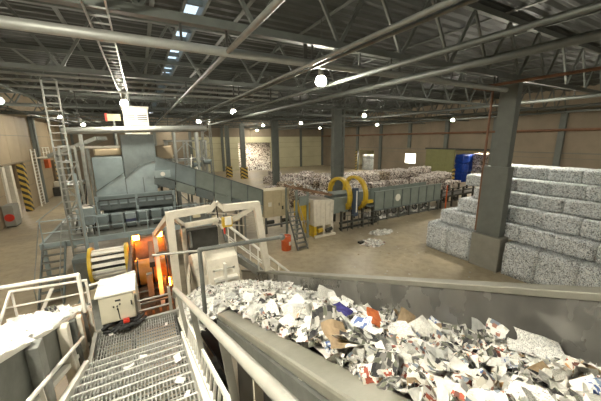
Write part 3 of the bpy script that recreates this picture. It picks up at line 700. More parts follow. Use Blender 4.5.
for yy, w, mt in ((3.5, .17, 'galv'), (4.45, .15, 'cream'), (4.85, .09, 'dgalv'), (5.2, .13, 'cream'), (5.55, .08, 'dgalv'), (5.95, .1, 'cream'), (1.6, .17, 'galv'), (-.2, .17, 'galv')):
    MB().box(-1.215, -1.11, yy - w / 2, yy + w / 2, 0.0 if mt == 'galv' else zl(yy) - 1.5, zl(yy) - .04).build('side_post', M[mt], lc, bevel=.01)
for yy in (0, 3.5): MB().box(-2.15, -2.05, yy - .07, yy + .07, 0, zl(yy) - .1).build('leg', M['dgalv'], lc)
# white tube railings beyond
wr1 = thing('tube_railing', (-1.6, 5.5, 3.9), 'white tubular railing across the paper-filled side channel at left', 'railing')
MB().path([(-2.6, 5.55, 4.5), (-1.11, 5.45, 4.5), (-1.11, 5.45, zl(5.45) - .02)], .03, 12).build('tube', M['white'], wr1)
wr2 = thing('tube_railing', (-2.0, 6.3, 3.6), 'second lower white tube frame beyond the side channel at left', 'railing')
MB().path([(-2.42, 6.1, 3.55), (-2.3, 6.5, 4.02), (-1.2, 6.5, 3.95)], .024, 10).path([(-2.3, 6.55, 4.02), (-2.3, 6.55, 3.4)], .02, 8).path([(-1.22, 6.5, 3.95), (-1.22, 6.5, 3.35)], .024, 8).build('tube', M['white'], wr2)
MB().path([(-2.4, 6.52, 3.72), (-1.2, 6.5, 3.7)], .018, 8).build('lower_bar', M['white'], wr2)
MB().bar((-1.75, 6.55, 3.9), (-2.1, 6.6, 3.2), .07, .05).build('brace', M['white'], wr2)
wr3 = thing('tube_railing', (-.7, 6.2, 3.4), 'white tube rail just behind the beige control cabinet', 'railing')
MB().path([(-1.1, 6.05, 4.02), (-.36, 6.05, 4.12)], .022, 8).build('tube', M['white'], wr3)
MB().box(-.40, -.35, 6.02, 6.08, ZL - .2, 4.1).build('rail_post', M['white'], wr3)

# ------------------------------------------------------------------ cream gantry over the channel end
gn = thing('portal_frame', (1.9, 8.5, 0), 'cream steel portal frame standing over the lower end of the feed channel', 'frame')
MB().bar((.5, 8.5, 0), (.5, 8.5, 4.66), .2, .2).build('post', M['cream'], gn); MB().bar((3.62, 8.5, 0), (3.06, 8.5, 4.62), .2, .2).build('post', M['cream'], gn)
MB().bar((.42, 8.5, 4.56), (1.62, 8.5, 4.62), .18, .2).build('beam', M['cream'], gn); MB().bar((1.98, 8.5, 4.58), (3.14, 8.5, 4.56), .18, .2).build('beam', M['cream'], gn)
MB().bar((1.55, 8.5, 4.5), (1.8, 8.5, 4.78), .12, .12).bar((1.8, 8.5, 4.78), (2.05, 8.5, 4.5), .12, .12).build('apex_bracket', M['cream'], gn)
MB().bar((.5, 8.5, 4.56), (.1, 11.0, 3.3), .14, .14).build('brace', M['cream'], gn); MB().bar((.1, 11.0, 0), (.1, 11, 3.4), .14, .14).build('rear_post', M['cream'], gn)
MB().bar((1.9, 8.6, 3.95), (3.0, 8.55, 4.48), .13, .13).build('brace', M['cream'], gn)
for x, z in ((1.02, 3.62), (2.16, 3.62)): MB().bar((x, 10.6, 0), (x, 10.6, z), .15, .15).build('rear_post', M['cream'], gn)
MB().bar((.95, 10.6, 3.6), (2.28, 10.6, 3.66), .15, .17).build('rear_beam', M['cream'], gn)
MB().bar((.55, 8.6, 4.5), (1.02, 10.6, 3.66), .1, .12).build('tie_beam', M['cream'], gn)
MB().bar((.5, 8.5, 3.5), (.1, 11, 2.6), .06, .06).build('brace', M['dgalv'], gn)
hs = thing('hoist_unit', (2.02, 8.35, 3.9), 'small yellow and white hoist unit hanging from the cream frame', 'hoist')
MB().box(1.9, 2.2, 8.25, 8.45, 4.02, 4.32).build('housing', M['yellow'], hs, bevel=.03); MB().box(1.96, 2.16, 8.2, 8.26, 4.1, 4.36).build('cover', M['white'], hs, bevel=.02)
MB().tube((1.95, 8.3, 4.02), (1.95, 8.3, 3.82), .03, 8).build('hook_block', M['red'], hs); MB().tube((1.82, 8.48, 4.3), (1.8, 8.5, 4.7), .02, 6).build('hanger', M['dark'], hs)
# cream discharge machine in the frame
dm = thing('paper_feeder', (1.6, 9, 1.5), 'boxy cream machine with a tilted hood at the foot of the feed channel', 'machine')
MB().prism([(8.3, 1.4), (10.2, 1.4), (10.2, 2.6), (9.4, 2.95), (8.3, 2.6)], 'x', 1.05, 2.35).build('body', M['cream'], dm, bevel=.03)
MB().prism([(8.1, 2.2), (8.28, 2.2), (8.45, 2.95), (8.9, 3.2), (8.9, 3.3), (8.33, 3.05)], 'x', 1.35, 2.3).build('hood', M['cream'], dm, bevel=.02)
MB().box(1.5, 2.2, 8.0, 8.2, 2.45, 2.52).box(1.78, 1.86, 7.95, 8.12, 2.2, 3.0).build('lever', M['white'], dm)
MB().box(1.1, 2.15, 10.2, 10.5, 2.0, 3.5).build('shade_block', M['dark'], dm); MB().box(1.5, 2.15, 8.2, 8.3, 2.7, 2.76).box(1.5, 1.55, 8.2, 8.3, 2.25, 2.76).box(2.1, 2.15, 8.2, 8.3, 2.25, 2.76).build('hood_frame', M['white'], dm)  # dark block put in for the shaded opening between the rear posts
for x in (1.12, 2.28): MB().tube((x, 9.6, 3.1), (x + .05, 10.2, 3.45), .05, 8).build('arm', M['dgalv'], dm)
for x in (1.1, 2.3):
    for y in (8.4, 10.1): MB().box(x - .05, x + .05, y - .05, y + .05, 0, 1.4).build('leg', M['cream'], dm)
sp = thing('guard_sheet', (.72, 7.3, 2.2), 'tilted cream guard panel left of the boxy cream machine', 'panel')
MB().bar((.75, 7.9, 2.55), (1.0, 9.6, 2.3), .06, .5).build('sheet', M['cream'], sp)
# stair with white rails leading down to the right of the frame
ss = thing('access_stair', (3.8, 9.6, 0), 'narrow steel access stair with pale rails going down right of the cream frame', 'stairs')
for yy in (9.2, 10.1):
    MB().bar((2.3, yy, 2.75), (5.2, yy, 0), .05, .2).build('stringer', M['rail'], ss)
    MB().tube((2.1, yy, 3.95), (5.0, yy, 1.05), .03, 8).build('handrail', M['white'], ss)
    MB().tube((2.3, yy, 3.3), (5.05, yy, .55), .022, 8).build('mid_rail', M['white'], ss)
    for k in range(4):
        x = 2.5 + k * .8; MB().tube((x, yy, 2.75 - (x - 2.3) * .948), (x, yy, 3.95 - (x - 2.1)), .025, 8).build('rail_post', M['white'], ss)
for k in range(11):
    x = 2.45 + k * .25; MB().box(x, x + .24, 9.22, 10.08, 2.75 - (x - 2.2) * .948, 2.79 - (x - 2.2) * .948).build('tread', M['dgalv'], ss)

# ------------------------------------------------------------------ drum with white slats between yellow discs
dr = thing('slatted_drum', (-1.45, 12.2, 0), 'slatted drum with white bars between two yellow end discs, left of the orange glow', 'machine')
cy, cz, rd = 12.2, 2.15, .52
for x in (-2.02, -.9): MB().tube((x - .05, cy, cz), (x + .05, cy, cz), .66, 22).build('end_disc', M['yellow'], dr, bevel=.015)
MB().tube((-1.97, cy, cz), (-.95, cy, cz), .36, 16).build('core', M['dark'], dr)
for i in range(14):
    a = 2 * math.pi * i / 14 + .2; y, z = cy + rd * math.cos(a), cz + rd * math.sin(a)
    b = MB(); ux, uz = -math.sin(a) * .06, math.cos(a) * .06; nx, nz = math.cos(a) * .03, math.sin(a) * .03
    b.prism([(y - ux - nx, z - uz - nz), (y + ux - nx, z + uz - nz), (y + ux + nx, z + uz + nz), (y - ux + nx, z - uz + nz)], 'x', -1.97, -.95); b.build('slat', M['white'], dr)
MB().box(-2.1, -.82, 11.5, 11.62, 1.15, 1.5).build('front_panel', M['beige'], dr); MB().box(-2.1, -.82, 11.65, 12.9, .9, 1.1).build('base_frame', M['dgalv'], dr)
for x in (-2.05, -.87):
    for y in (11.6, 12.85): MB().box(x - .06, x + .06, y - .06, y + .06, 0, 1.55).build('leg', M['dgalv'], dr)
ch = thing('feed_chute', (-1.5, 10.5, 0), 'dark steel chute table in front of the slatted drum', 'chute')
MB().prism([(8.4, 1.2), (11.45, 1.0), (11.45, 1.12), (8.4, 1.35)], 'x', -2.3, -.75).build('bed', M['dgalv'], ch)
for x in (-2.3, -.8): MB().prism([(8.4, 1.2), (11.45, 1.0), (11.45, 1.5), (8.4, 1.7)], 'x', x, x + .05).build('side_plate', M['blue3'], ch)
for x in (-2.25, -.8):
    for y in (8.6, 11.3): MB().box(x - .04, x + .06, y - .05, y + .05, 0, 1.1).build('leg', M['dgalv'], ch)
MB().prism([(9.6, 1.6), (10.4, 2.2), (10.5, 2.15), (9.7, 1.5)], 'x', -.95, -.78).build('guard', M['beige'], ch)

# ------------------------------------------------------------------ orange-lit shredder pit
og = thing('shredder', (-.1, 12.5, 0), 'rust-coloured shredder glowing under orange work lights, beyond the stair landing', 'machine')
for x in (-.78, .52): MB().box(x - .06, x + .06, 10.2, 14.6, .1, 2.35).build('side_frame', M['dark'], og)
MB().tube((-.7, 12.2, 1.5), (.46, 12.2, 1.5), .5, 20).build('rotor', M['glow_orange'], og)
MB().box(-.32, -.14, 10.9, 11.1, .1, 1.9).build('front_post', M['dgalv'], og); MB().box(.2, .28, 10.9, 11.0, .1, 1.7).build('front_post', M['dark'], og); MB().box(-.7, .46, 10.92, 11.08, .85, .97).build('front_beam', M['dark'], og)
for k in range(3):
    MB().tube((-.62 + k * .5, 12.2, 1.5), (-.57 + k * .5, 12.2, 1.5), .6, 18).build('cutter_disc', M['dark'], og)
MB().prism([(10.6, .2), (11.8, .95), (11.8, 1.05), (10.6, .3)], 'x', -.7, .46).build('discharge_plate', M['rust'], og)
MB().prism([(12.9, 1.1), (14.2, 2.2), (14.2, 2.3), (12.9, 1.2)], 'x', -.7, .46).build('inlet_plate', M['rust'], og)
MB().box(-.7, .46, 14.3, 14.5, .1, 2.3).build('back_plate', M['rust'], og)
MB().box(-.18, .0, 11.4, 14.5, 1.95, 2.15).build('centre_beam', M['dark'], og)
for y in (10.3, 11.2): MB().tube((-.72, y, 1.15), (.48, y, 1.15), .035, 8).build('bar', M['dgalv'], og)
for k in range(5): MB().box(-.66 + k * .23, -.5 + k * .23, 10.25, 10.35, .15, .9).build('grate_bar', M['rust'], og)
ogm = emit('orange_lamp_glow', (255, 132, 30), 170)
for x, l in ((-.62, 'left orange work light inside the shredder pit'), (.3, 'right orange work light inside the shredder pit')):
    t = thing('work_light', (x, 14.1, 2.36), l, 'lamp')
    MB().box(x - .13, x + .13, 13.98, 14.02, 2.3, 2.5).build('lens', ogm, t); MB().box(x - .15, x + .15, 14.02, 14.16, 2.28, 2.52).build('housing', M['dark'], t)
t = thing('work_light', (.36, 10.4, 1.6), 'orange work light low on the right side of the shredder pit', 'lamp')
MB().box(.38, .42, 10.5, 10.75, 1.5, 1.7).build('lens', ogm, t); MB().box(.42, .46, 10.48, 10.77, 1.48, 1.72).build('housing', M['dark'], t)

# ------------------------------------------------------------------ work platform and sorting machine
ZP = 2.08
pf = thing('work_platform', (-1.5, 18, 0), 'raised steel work platform with legs and rails under the blue-grey machine', 'platform')
MB().box(-4.4, 3.2, 16.3, 22.0, ZP - .06, ZP).build('deck', M['dgalv'], pf); MB().box(-4.45, 3.2, 16.2, 16.3, ZP - .24, ZP + .02).build('edge_beam', M['blue2'], pf)
MB().box(-4.45, -4.35, 16.3, 22, ZP - .24, ZP + .02).build('edge_beam', M['blue2'], pf)
for x, y in ((-4.33, 16.27), (-2.4, 16.27), (-.95, 16.27), (.75, 16.27), (3.0, 16.27), (-4.33, 21.9), (-.9, 21.9), (3, 21.9)):
    MB().box(x - .08, x + .08, y - .06, y + .06, 0, ZP - .2).build('leg', M['blue2'], pf)
for x in [-4.3 + i * 1.05 for i in range(8)]:
    MB().tube((x, 16.25, ZP), (x, 16.25, ZP + 1.05), .025, 8).build('rail_post', M['blue2'], pf)
for h in (.5, 1.05): MB().tube((-4.3, 16.25, ZP + h), (3.1, 16.25, ZP + h), .022, 8).build('rail', M['blue2'], pf)
MB().tube((-4.4, 16.3, ZP + 1.05), (-4.4, 21.9, ZP + 1.05), .022, 8).build('rail', M['blue2'], pf)
# stair frame at the platform's left corner
ps = thing('platform_steps', (-3.9, 15.2, 0), 'steel steps with thin rails in front of the platform at its left corner', 'stairs')
for x in (-4.3, -3.5):
    MB().bar((x, 14.1, 0), (x, 16.15, ZP), .05, .16).build('stringer', M['blue3'], ps); MB().tube((x, 14.1, .95), (x, 16.1, ZP + .95), .022, 8).build('handrail', M['galv'], ps)
    MB().tube((x, 14.1, 0), (x, 14.1, .95), .022, 8).build('rail_post', M['galv'], ps)
for i in range(8): MB().box(-4.28, -3.52, 14.2 + i * .24, 14.42 + i * .24, .22 + i * .24, .25 + i * .24).build('tread', M['dgalv'], ps)
pb = thing('pallet_box', (-3.0, 15.6, 0), 'grey box machine below the platform edge left of the slatted drum', 'machine')
MB().box(-3.2, -2.5, 15.1, 15.9, .15, 1.5).build('body', M['blue3'], pb, bevel=.02); MB().box(-3.1, -2.6, 15.05, 15.1, .4, 1.3).build('door', M['dgalv'], pb)
for i in range(3): MB().tube((-2.2 + i * .25, 15.3, 0), (-2.2 + i * .25, 15.3, 1.7), .05, 8).build('pipe', M['galv'], pb)

sm = thing('sorting_machine', (-.8, 19, ZP), 'tall blue-grey sheet metal sorting machine on the work platform', 'machine')
FY = 18.3
MB().box(-.9, .74, FY, FY + 2.4, 3.9, 6.93).build('tower', M['blue3'], sm, bevel=.03)
MB().box(-2.3, -.92, FY + .05, FY + 2.3, 3.3, 5.78).build('side_block', M['blue'], sm, bevel=.03)
MB().prism([(-2.32, 3.95), (-.92, 4.9), (-.92, 3.25), (-2.32, 3.25)], 'y', FY - .03, FY + .04).build('panel', M['blue2'], sm)
MB().prism([(-.9, 4.55), (-.1, 5.3), (.66, 5.45), (.6, 3.25), (-.9, 3.25)], 'y', FY - .04, FY + .0).build('hood_panel', M['blue2'], sm)
for p, q in (((-2.32, 3.97), (-.92, 4.92)), ((-.9, 4.57), (-.1, 5.32)), ((-.1, 5.32), (.66, 5.47))):
    MB().bar((p[0], FY - .06, p[1]), (q[0], FY - .06, q[1]), .03, .05).build('seam_strip', M['blue3'], sm)
for x in (-.91, -.05): MB().bar((x, FY - .05, 3.3), (x, FY - .05, 4.6), .04, .03).build('seam_strip', M['blue3'], sm)
MB().box(-2.4, 1.5, FY - .35, FY + 2.0, 3.0, 3.25).build('shelf_beam', M['blue3'], sm)
MB().box(-2.4, 1.5, FY - .3, FY - .2, 3.3, 3.75).build('front_panel', M['blue'], sm)
for i in range(9):
    x = -2.25 + i * .45; MB().box(x - .05, x + .05, FY - .42, FY - .3, 3.1, 3.5).build('bracket', M['blue3'], sm)
for z in (3.28, 3.5, 3.72): MB().box(-2.4, 1.5, FY - .38, FY - .3, z, z + .05).build('rail_strip', M['blue2'] if z != 3.5 else M['dark'], sm)
for x in (-2.3, -.5, 1.4): MB().box(x - .06, x + .06, FY - .4, FY - .28, ZP, 3.75).build('upright', M['blue2'], sm)
MB().box(-2.2, 1.4, FY + .6, FY + 2.2, ZP, 3.0).build('lower_casing', M['blue3'], sm)
bx = None
for i in range(6):
    x = -2.1 + i * .62; lab = f'rounded blue-grey motor drum unit on the work platform, {ORD[i]} from the left'
    t = thing('drive_unit', (x, 17.35, ZP), lab, 'motor', 'row of drive units on the platform')
    MB().box(x - .24, x + .24, 17.1, 17.65, ZP + .42, ZP + .8).build('casing', M['blue' if i != 2 else 'blue2'], t, bevel=.03)
    MB().tube((x - .22, 17.35, ZP + .27), (x + .22, 17.35, ZP + .27), .25, 16).build('drum', M['blue3'], t)
    MB().box(x - .2, x + .2, 17.2, 17.5, ZP, ZP + .08).build('base', M['dark'], t)
    if i == 2: MB().box(x - .24, x + .24, 17.07, 17.1, ZP + .36, ZP + .5).build('cover', paint('dark_blue_paint', (58, 66, 96), .5), t)
hb = thing('paper_bin', (-2.65, 17.0, ZP), 'open blue-grey bin heaped with paper at the left end of the drive units', 'bin')
MB().prism([(-3.0, ZP + .5), (-2.4, ZP + .5), (-2.35, ZP + 1.35), (-3.05, ZP + 1.35)], 'y', 16.7, 17.4).build('body', M['blue2'], hb, bevel=.02)
for x in (-2.95, -2.45):
    for y in (16.75, 17.35): MB().box(x - .03, x + .03, y - .03, y + .03, ZP, ZP + .5).build('leg', M['dark'], hb)
tag(MB().grid(lambda u, v: (-3.03 + .66 * u, 16.72 + .66 * v, ZP + 1.36 + .14 * math.sin(u * 3.1) * math.sin(v * 3.1) + .03 * pn(u * 9, v * 9, 2)), 12, 12).build('paper_fill', M['heap']), 'shredded paper heaped in the blue-grey bin', 'paper', kind='stuff')
# tan boxes and beam above the machine
tb = MB().box(-2.25, -.95, FY + .9, FY + 2.0, 5.8, 6.2).build('duct_box', M['tan'], bevel=.08); tag(tb, 'tan box with rounded corners on the left block of the machine', 'box')
tag(MB().box(.78, 1.75, FY + 1.2, FY + 2.2, 5.5, 6.3).build('duct_box', M['tan'], bevel=.08), 'tan box just right of the machine tower', 'box')
for x in (.9, 1.6): MB().box(x - .06, x + .06, FY + 1.3, FY + 2.1, ZP, 5.5).build('box_stand', M['dgalv'], bpy.data.objects['duct_box.001'])
wbm = thing('support_rail', (-.4, 18.6, 6.3), 'long pale beam above the left block of the sorting machine', 'beam')
MB().box(-2.75, -.95, 18.55, 18.7, 6.25, 6.36).build('beam', M['white'], wbm); MB().box(-2.72, -2.6, 18.55, 18.7, ZP, 6.25).build('post', M['galv'], wbm)
# horizontal big pipe on posts
bpz = thing('air_duct', (0, 18.2, 7.15), 'big pale horizontal pipe crossing above the sorting machine', 'pipe')
MB().tube((-3.25, 18.1, 7.12), (3.6, 18.1, 7.3), .17, 14).build('duct', M['pipe'], bpz)
for x in (-2.5, 1.5, 3.2): MB().box(x - .02, x + .02, 18.08, 18.12, 7.25, ZC).build('hanger', M['dark'], bpz)
MB().bar((-2.55, 18.1, 7.0), (-2.62, 18.1, ZP), .16, .12).build('leg', M['galv'], bpz)
# control cabin
cbn = thing('control_cabin', (0, 20.8, 6.95), 'white control cabin with louvred windows above the machine tower', 'cabin')
MB().box(-.68, .64, 20.2, 22.0, 7.0, 8.5).build('body', M['white'], cbn, bevel=.02); MB().box(-.75, .7, 20.1, 22.1, 8.5, 8.6).build('roof', M['cream'], cbn)
for x0, x1 in ((-.58, -.08), (.04, .56)):
    MB().box(x0, x1, 20.16, 20.2, 7.75, 8.2).build('window', M['dark'], cbn)
    for k in range(4): MB().box(x0, x1, 20.12, 20.16, 7.78 + k * .11, 7.83 + k * .11).build('louvre', M['white'], cbn)
MB().box(-.35, .45, 20.16, 20.2, 7.05, 7.55).build('door_panel', M['beige'], cbn)
for x in (-.6, .56):
    for y in (20.3, 21.9): MB().box(x - .06, x + .06, y - .06, y + .06, ZP, 7.0).build('leg', M['dgalv'], cbn)
pnl = thing('sign_panel', (-1.1, 20.0, 7.6), 'pale lit panel with a red left edge beside the white cabin', 'panel')
MB().box(-1.45, -.8, 20.0, 20.04, 7.75, 8.12).build('board', M['wall_pale'], pnl); MB().box(-1.55, -1.45, 19.98, 20.06, 7.72, 8.16).build('edge', M['red'], pnl)
MB().box(-1.2, -1.1, 20.0, 20.08, ZP, 7.75).build('stand', M['dgalv'], pnl)
# frames and conveyors left of the machine
lf = thing('side_gantry', (-3.0, 18.3, ZP), 'blue-grey gantry of thin posts and braces at the left of the sorting machine', 'frame')
for x in (-3.35, -2.75):
    for y in (17.4, 19.6): MB().box(x - .05, x + .05, y - .05, y + .05, ZP, 6.4).build('post', M['galv' if y < 18 else 'blue2'], lf)
for z in (3.2, 4.5, 5.6, 6.35):
    MB().box(-3.4, -2.7, 17.36, 17.44, z, z + .07).build('beam', M['galv'], lf); MB().box(-3.39, -3.31, 17.4, 19.6, z, z + .07).build('beam', M['blue2'], lf)
for z0, z1 in ((3.2, 4.5), (4.5, 3.3), (4.6, 5.6)): MB().bar((-3.35, 17.4, z0), (-2.75, 17.4, z1), .04, .05).build('brace', M['galv'], lf)
MB().box(-3.3, -2.8, 17.5, 19.5, 4.5, 4.55).build('walkway', M['dgalv'], lf)
for k in range(3): MB().bar((-3.3 + .18 * k, 17.5, 2.2), (-2.9 + .1 * k, 18.6, 4.4), .05, .08).build('chute_bar', M['dark'], lf)
cv = thing('inclined_belt', (-4, 26, 0), 'pale inclined belt conveyor behind the cable ladder tower at left', 'conveyor')
MB().bar((-5.6, 27, 5.6), (-2.2, 23.5, 6.8), .8, .25).build('bed', M['pipe'], cv)
for x, y, z in ((-5.3, 26.7, 5.6), (-3.2, 24.5, 6.35)): MB().box(x - .08, x + .08, y - .08, y + .08, 0, z).build('leg', M['dgalv'], cv)
# cable ladder tower in front left and a second farther tower
ladder_tray('ladder_tower', (-3.02, 16.05, 0.0), (-3.02, 16.05, ZC), .5, 'tall vertical cable ladder rising from floor to roof at left of the machine', .3, M['galv'], cat='tower', rail=.05)
mp_ = MB().box(-2.78, -2.66, 16.0, 16.12, 0, 5.2).build('service_pole', M['blue2']); tag(mp_, 'blue-grey square post beside the tall cable ladder', 'post')
def lattice_tower(x, y, w, h, lab, mat):
    t = thing('lattice_tower', (x, y, 0), lab, 'tower')
    for sx in (-1, 1):
        for sy in (-1, 1): MB().box(x + sx * w / 2 - .05, x + sx * w / 2 + .05, y + sy * w / 2 - .05, y + sy * w / 2 + .05, 0, h).build('leg', mat, t)
    z = .6; k = 0
    while z < h - .6:
        a, b = (-w / 2, w / 2) if k % 2 else (w / 2, -w / 2)
        MB().bar((x + a, y - w / 2, z), (x + b, y - w / 2, z + .75), .05, .05).build('brace', mat, t); MB().bar((x - w / 2, y + a, z), (x - w / 2, y + b, z + .75), .05, .05).build('brace', mat, t); z += .75; k += 1
lattice_tower(6.55, 33.2, .85, ZC, 'pale lattice tower behind the upper end of the chute', M['galv'])
# structures behind the chute
bk = thing('rear_structure', (3.5, 25, 0), 'pipework and walkway frames standing behind the upper end of the chute', 'frame')
for x in (1.8, 3.2, 4.6):
    for y in (24, 26): MB().box(x - .07, x + .07, y - .07, y + .07, 0, 6.6).build('post', M['galv'], bk)
for z in (3.5, 5.0, 6.5):
    for y in (24, 26): MB().box(1.7, 4.7, y - .05, y + .05, z, z + .1).build('beam', M['galv'], bk)
    MB().box(1.7, 4.7, 24, 26, z + .1, z + .14).build('walkway', M['dgalv'], bk)
for a, b in (((1.8, 3.6), (3.2, 5.0)), ((3.2, 5), (4.6, 3.6)), ((1.8, 5.1), (3.2, 6.5)), ((3.2, 6.4), (4.6, 5.1))): MB().bar((a[0], 24, a[1]), (b[0], 24, b[1]), .07, .07).build('brace', M['galv'], bk)
for x, r in ((2.3, .12), (3.9, .16)): MB().tube((x, 23.7, 0), (x, 23.7, 7.2), r, 10).build('pipe', M['pipe'], bk)
for i in range(4): MB().tube((1.9 + i * .8, 23.75, 4.3 + .2 * i), (2.5 + i * .8, 23.75, 4.3 + .2 * i), .2, 10).build('motor', M['blue3'], bk)

for i in range(9):
    x = U(1.6, 5.6); z0 = U(.5, 4.5); MB().tube((x, 22.8, z0), (x + U(-.6, .6), 22.8, z0 + U(.8, 2)), U(.03, .08), 8).build('pipe', M[random.choice(['pipe', 'galv', 'white', 'dgalv'])], bk)
for i in range(6): MB().box(1.7 + i * .6, 2.1 + i * .6, 23.0, 23.5, 3.0 + .25 * (i % 3), 3.5 + .3 * (i % 2)).build('junction_box', M[['cream', 'pipe', 'blue3'][i % 3]], bk)
MB().box(1.6, 5.4, 22.7, 22.8, 2.9, 3.0).box(1.6, 1.7, 22.7, 22.8, 0, 3).box(5.3, 5.4, 22.7, 22.8, 0, 3).build('pipe_stand', M['galv'], bk)
# ------------------------------------------------------------------ inclined chute to the beige box
cht = thing('inclined_chute', (3.8, 18.6, 0), 'long inclined blue-grey chute descending from the machine tower to the beige box', 'conveyor')
TL, BL, TR, BR_ = Vector((.66, 5.72)), Vector((.44, 4.2)), Vector((7.0, 3.2)), Vector((6.95, 1.5))
NP = 6
for k in range(NP):
    a, b = k / NP + .004, (k + 1) / NP - .004
    t0, t1, b0, b1 = TL.lerp(TR, a), TL.lerp(TR, b), BL.lerp(BR_, a), BL.lerp(BR_, b)
    m0, m1 = t0.lerp(b0, .64), t1.lerp(b1, .64)
    MB().prism([tuple(t0), tuple(t1), tuple(m1), tuple(m0)], 'y', 18.0, 18.05).build('side_panel', M['blue'] if k < 2 else M['trough'], cht)
    m0, m1 = t0.lerp(b0, .67), t1.lerp(b1, .67)
    MB().prism([tuple(m0), tuple(m1), tuple(b1), tuple(b0)], 'y', 17.93, 18.0).build('skirt_panel', M['trough'] if k % 2 else M['blue3'], cht)
    MB().bar((t1.x + .02, 17.97, t1.y), (m1.x + .02, 17.97, m1.y), .05, .06).build('rib', M['blue3'], cht)
    MB().prism([tuple(t0), tuple(t1), tuple(b1), tuple(b0)], 'y', 19.25, 19.3).build('back_panel', M['trough'], cht)
MB().prism([(.5, 4.5), (6.95, 1.8), (6.95, 1.9), (.55, 4.65)], 'y', 18.05, 19.25).build('belt', M['black'], cht)
MB().bar((.66, 17.96, 5.74), (7.0, 17.96, 3.22), .12, .06).build('top_rim', M['blue3'], cht)
MB().box(.55, 1.35, 17.85, 17.93, 4.55, 4.95).build('bearing_plate', M['blue2'], cht); MB().tube((.95, 17.85, 4.75), (.95, 17.78, 4.75), .12, 14).build('bearing', M['white'], cht)
for x, z in ((1.75, 3.75), (3.6, 2.9), (5.4, 2.2)):
    MB().box(x - .07, x + .07, 18.05, 18.2, 0, z).build('leg', M['dgalv'], cht); MB().box(x - .07, x + .07, 19.1, 19.25, 0, z).build('leg', M['dgalv'], cht)
for a, b in (((1.75, 1.2), (3.6, 2.8)), ((3.6, 1.0), (5.4, 2.1)), ((1.75, 3.5), (3.6, 1.4))): MB().bar((a[0], 18.1, a[1]), (b[0], 18.1, b[1]), .06, .06).build('brace', M['galv'], cht)
uc = thing('drive_assembly', (3, 17.2, 0), 'cluttered pale drive frame with motors under the inclined chute', 'frame')
for x in (1.9, 3.0, 4.2, 5.4): MB().box(x - .05, x + .05, 17.2, 17.3, 0, 2.6 - .2 * (x - 1.9)).build('post', M['galv'], uc)
MB().bar((1.8, 17.25, 2.6), (5.6, 17.25, 1.8), .08, .08).build('rail', M['cream'], uc); MB().bar((1.8, 17.25, 1.9), (5.6, 17.25, 1.1), .06, .06).build('rail', M['cream'], uc)
for x in (2.3, 3.4, 4.7): MB().tube((x, 17.5, 2.2 - .2 * (x - 1.9)), (x + .4, 17.5, 2.15 - .2 * (x - 1.9)), .16, 12).build('motor', M['beige'], uc)

# ------------------------------------------------------------------ beige switch box on legs
bb = thing('switch_box', (8.0, 18.5, 0), 'beige sheet metal box on legs at the foot of the inclined chute', 'box')
MB().box(7.05, 9.0, 18.0, 19.2, 1.2, 3.12).build('body', M['beige'], bb, bevel=.02)
for x0, x1 in ((7.1, 7.7), (7.73, 8.35), (8.38, 8.95)): MB().box(x0, x1, 17.96, 18.0, 1.28, 3.05).build('door', M['beige'], bb, bevel=.006)
MB().box(7.35, 7.6, 17.94, 17.96, 2.0, 2.3).build('notice', M['white'], bb); MB().box(8.4, 8.5, 17.92, 17.96, 1.7, 1.95).build('handle', M['dark'], bb); MB().box(8.15, 8.2, 17.93, 17.96, 2.0, 2.2).build('handle', M['dark'], bb)
for x in (7.2, 8.85):
    for y in (18.1, 19.1): MB().box(x - .06, x + .06, y - .06, y + .06, 0, 1.2).build('leg', M['dgalv'], bb)
for x in (7.1, 8.3): MB().tube((x + .1, 17.9, .9), (x + .6, 17.9, .9), .14, 10).build('motor', M['dark'], bb)
MB().box(7.1, 8.95, 17.8, 18.0, .6, .7).build('cross_bar', M['dgalv'], bb)

# ------------------------------------------------------------------ baling press
bpx = thing('baling_press', (10.4, 16.4, 0), 'cream baling press with a paper-strewn feed top, behind the steep steps', 'machine')
MB().prism([(9.75, .75), (11.25, .75), (11.35, 2.45), (9.65, 2.65)], 'y', 15.7, 17.4).build('body', M['cream'], bpx, bevel=.03)
for i in range(4): MB().box(9.85 + i * .38, 9.9 + i * .38, 15.66, 15.7, .8, 2.4).build('rib', M['cream'], bpx)
MB().box(9.7, 11.4, 15.55, 15.7, .0, .14).build('base_bar', M['cream'], bpx)
for x in (9.8, 10.5, 11.2): MB().box(x - .1, x + .1, 15.7, 17.3, 0, .75).build('foot', M['yellow' if x < 10 else 'cream'], bpx)
MB().tube((9.95, 15.6, .45), (10.3, 15.6, .5), .15, 12).build('pump', M['yellow'], bpx); MB().tube((10.6, 15.6, .4), (11.1, 15.6, .5), .12, 10).build('cylinder', M['dark'], bpx)
MB().prism([(8.4, 3.45), (11.2, 2.7), (11.3, 2.85), (8.5, 3.62)], 'y', 15.88, 15.98).build('feed_side', M['rust'], bpx)
MB().prism([(8.4, 3.45), (11.3, 2.75), (11.3, 2.85), (8.4, 3.6)], 'y', 16.0, 17.6).build('feed_bed', M['rust'], bpx)
for x, h in ((8.5, 3.3), (9.35, 3.2)): MB().box(x - .06, x + .06, 15.9, 16.02, 0, h).box(x - .06, x + .06, 17.4, 17.5, 0, h).build('leg', M['trough'], bpx)
MB().box(8.95, 9.6, 16.1, 17.2, 1.2, 2.4).build('side_cover', M['yellow'], bpx, bevel=.02); MB().box(8.75, 9.3, 15.95, 16.1, 2.3, 2.9).build('side_door', M['trough'], bpx)
scatter('paper_scraps', [(U(8.8, 11.2), U(16.05, 17.5), 3.5 - .27 * (0) - (U(0, .02))) if False else (lambda x: (x, U(16.05, 17.5), 3.5 - .25 * (x - 8.4) + .1))(U(8.6, 11.2)) for _ in range(220)], 'scraps of paper and card lying on the feed top of the cream press', size=(.1, .3), mats=('brown', 'pale', 'dark', 'white'), wts=(3, 2, 2, 2))
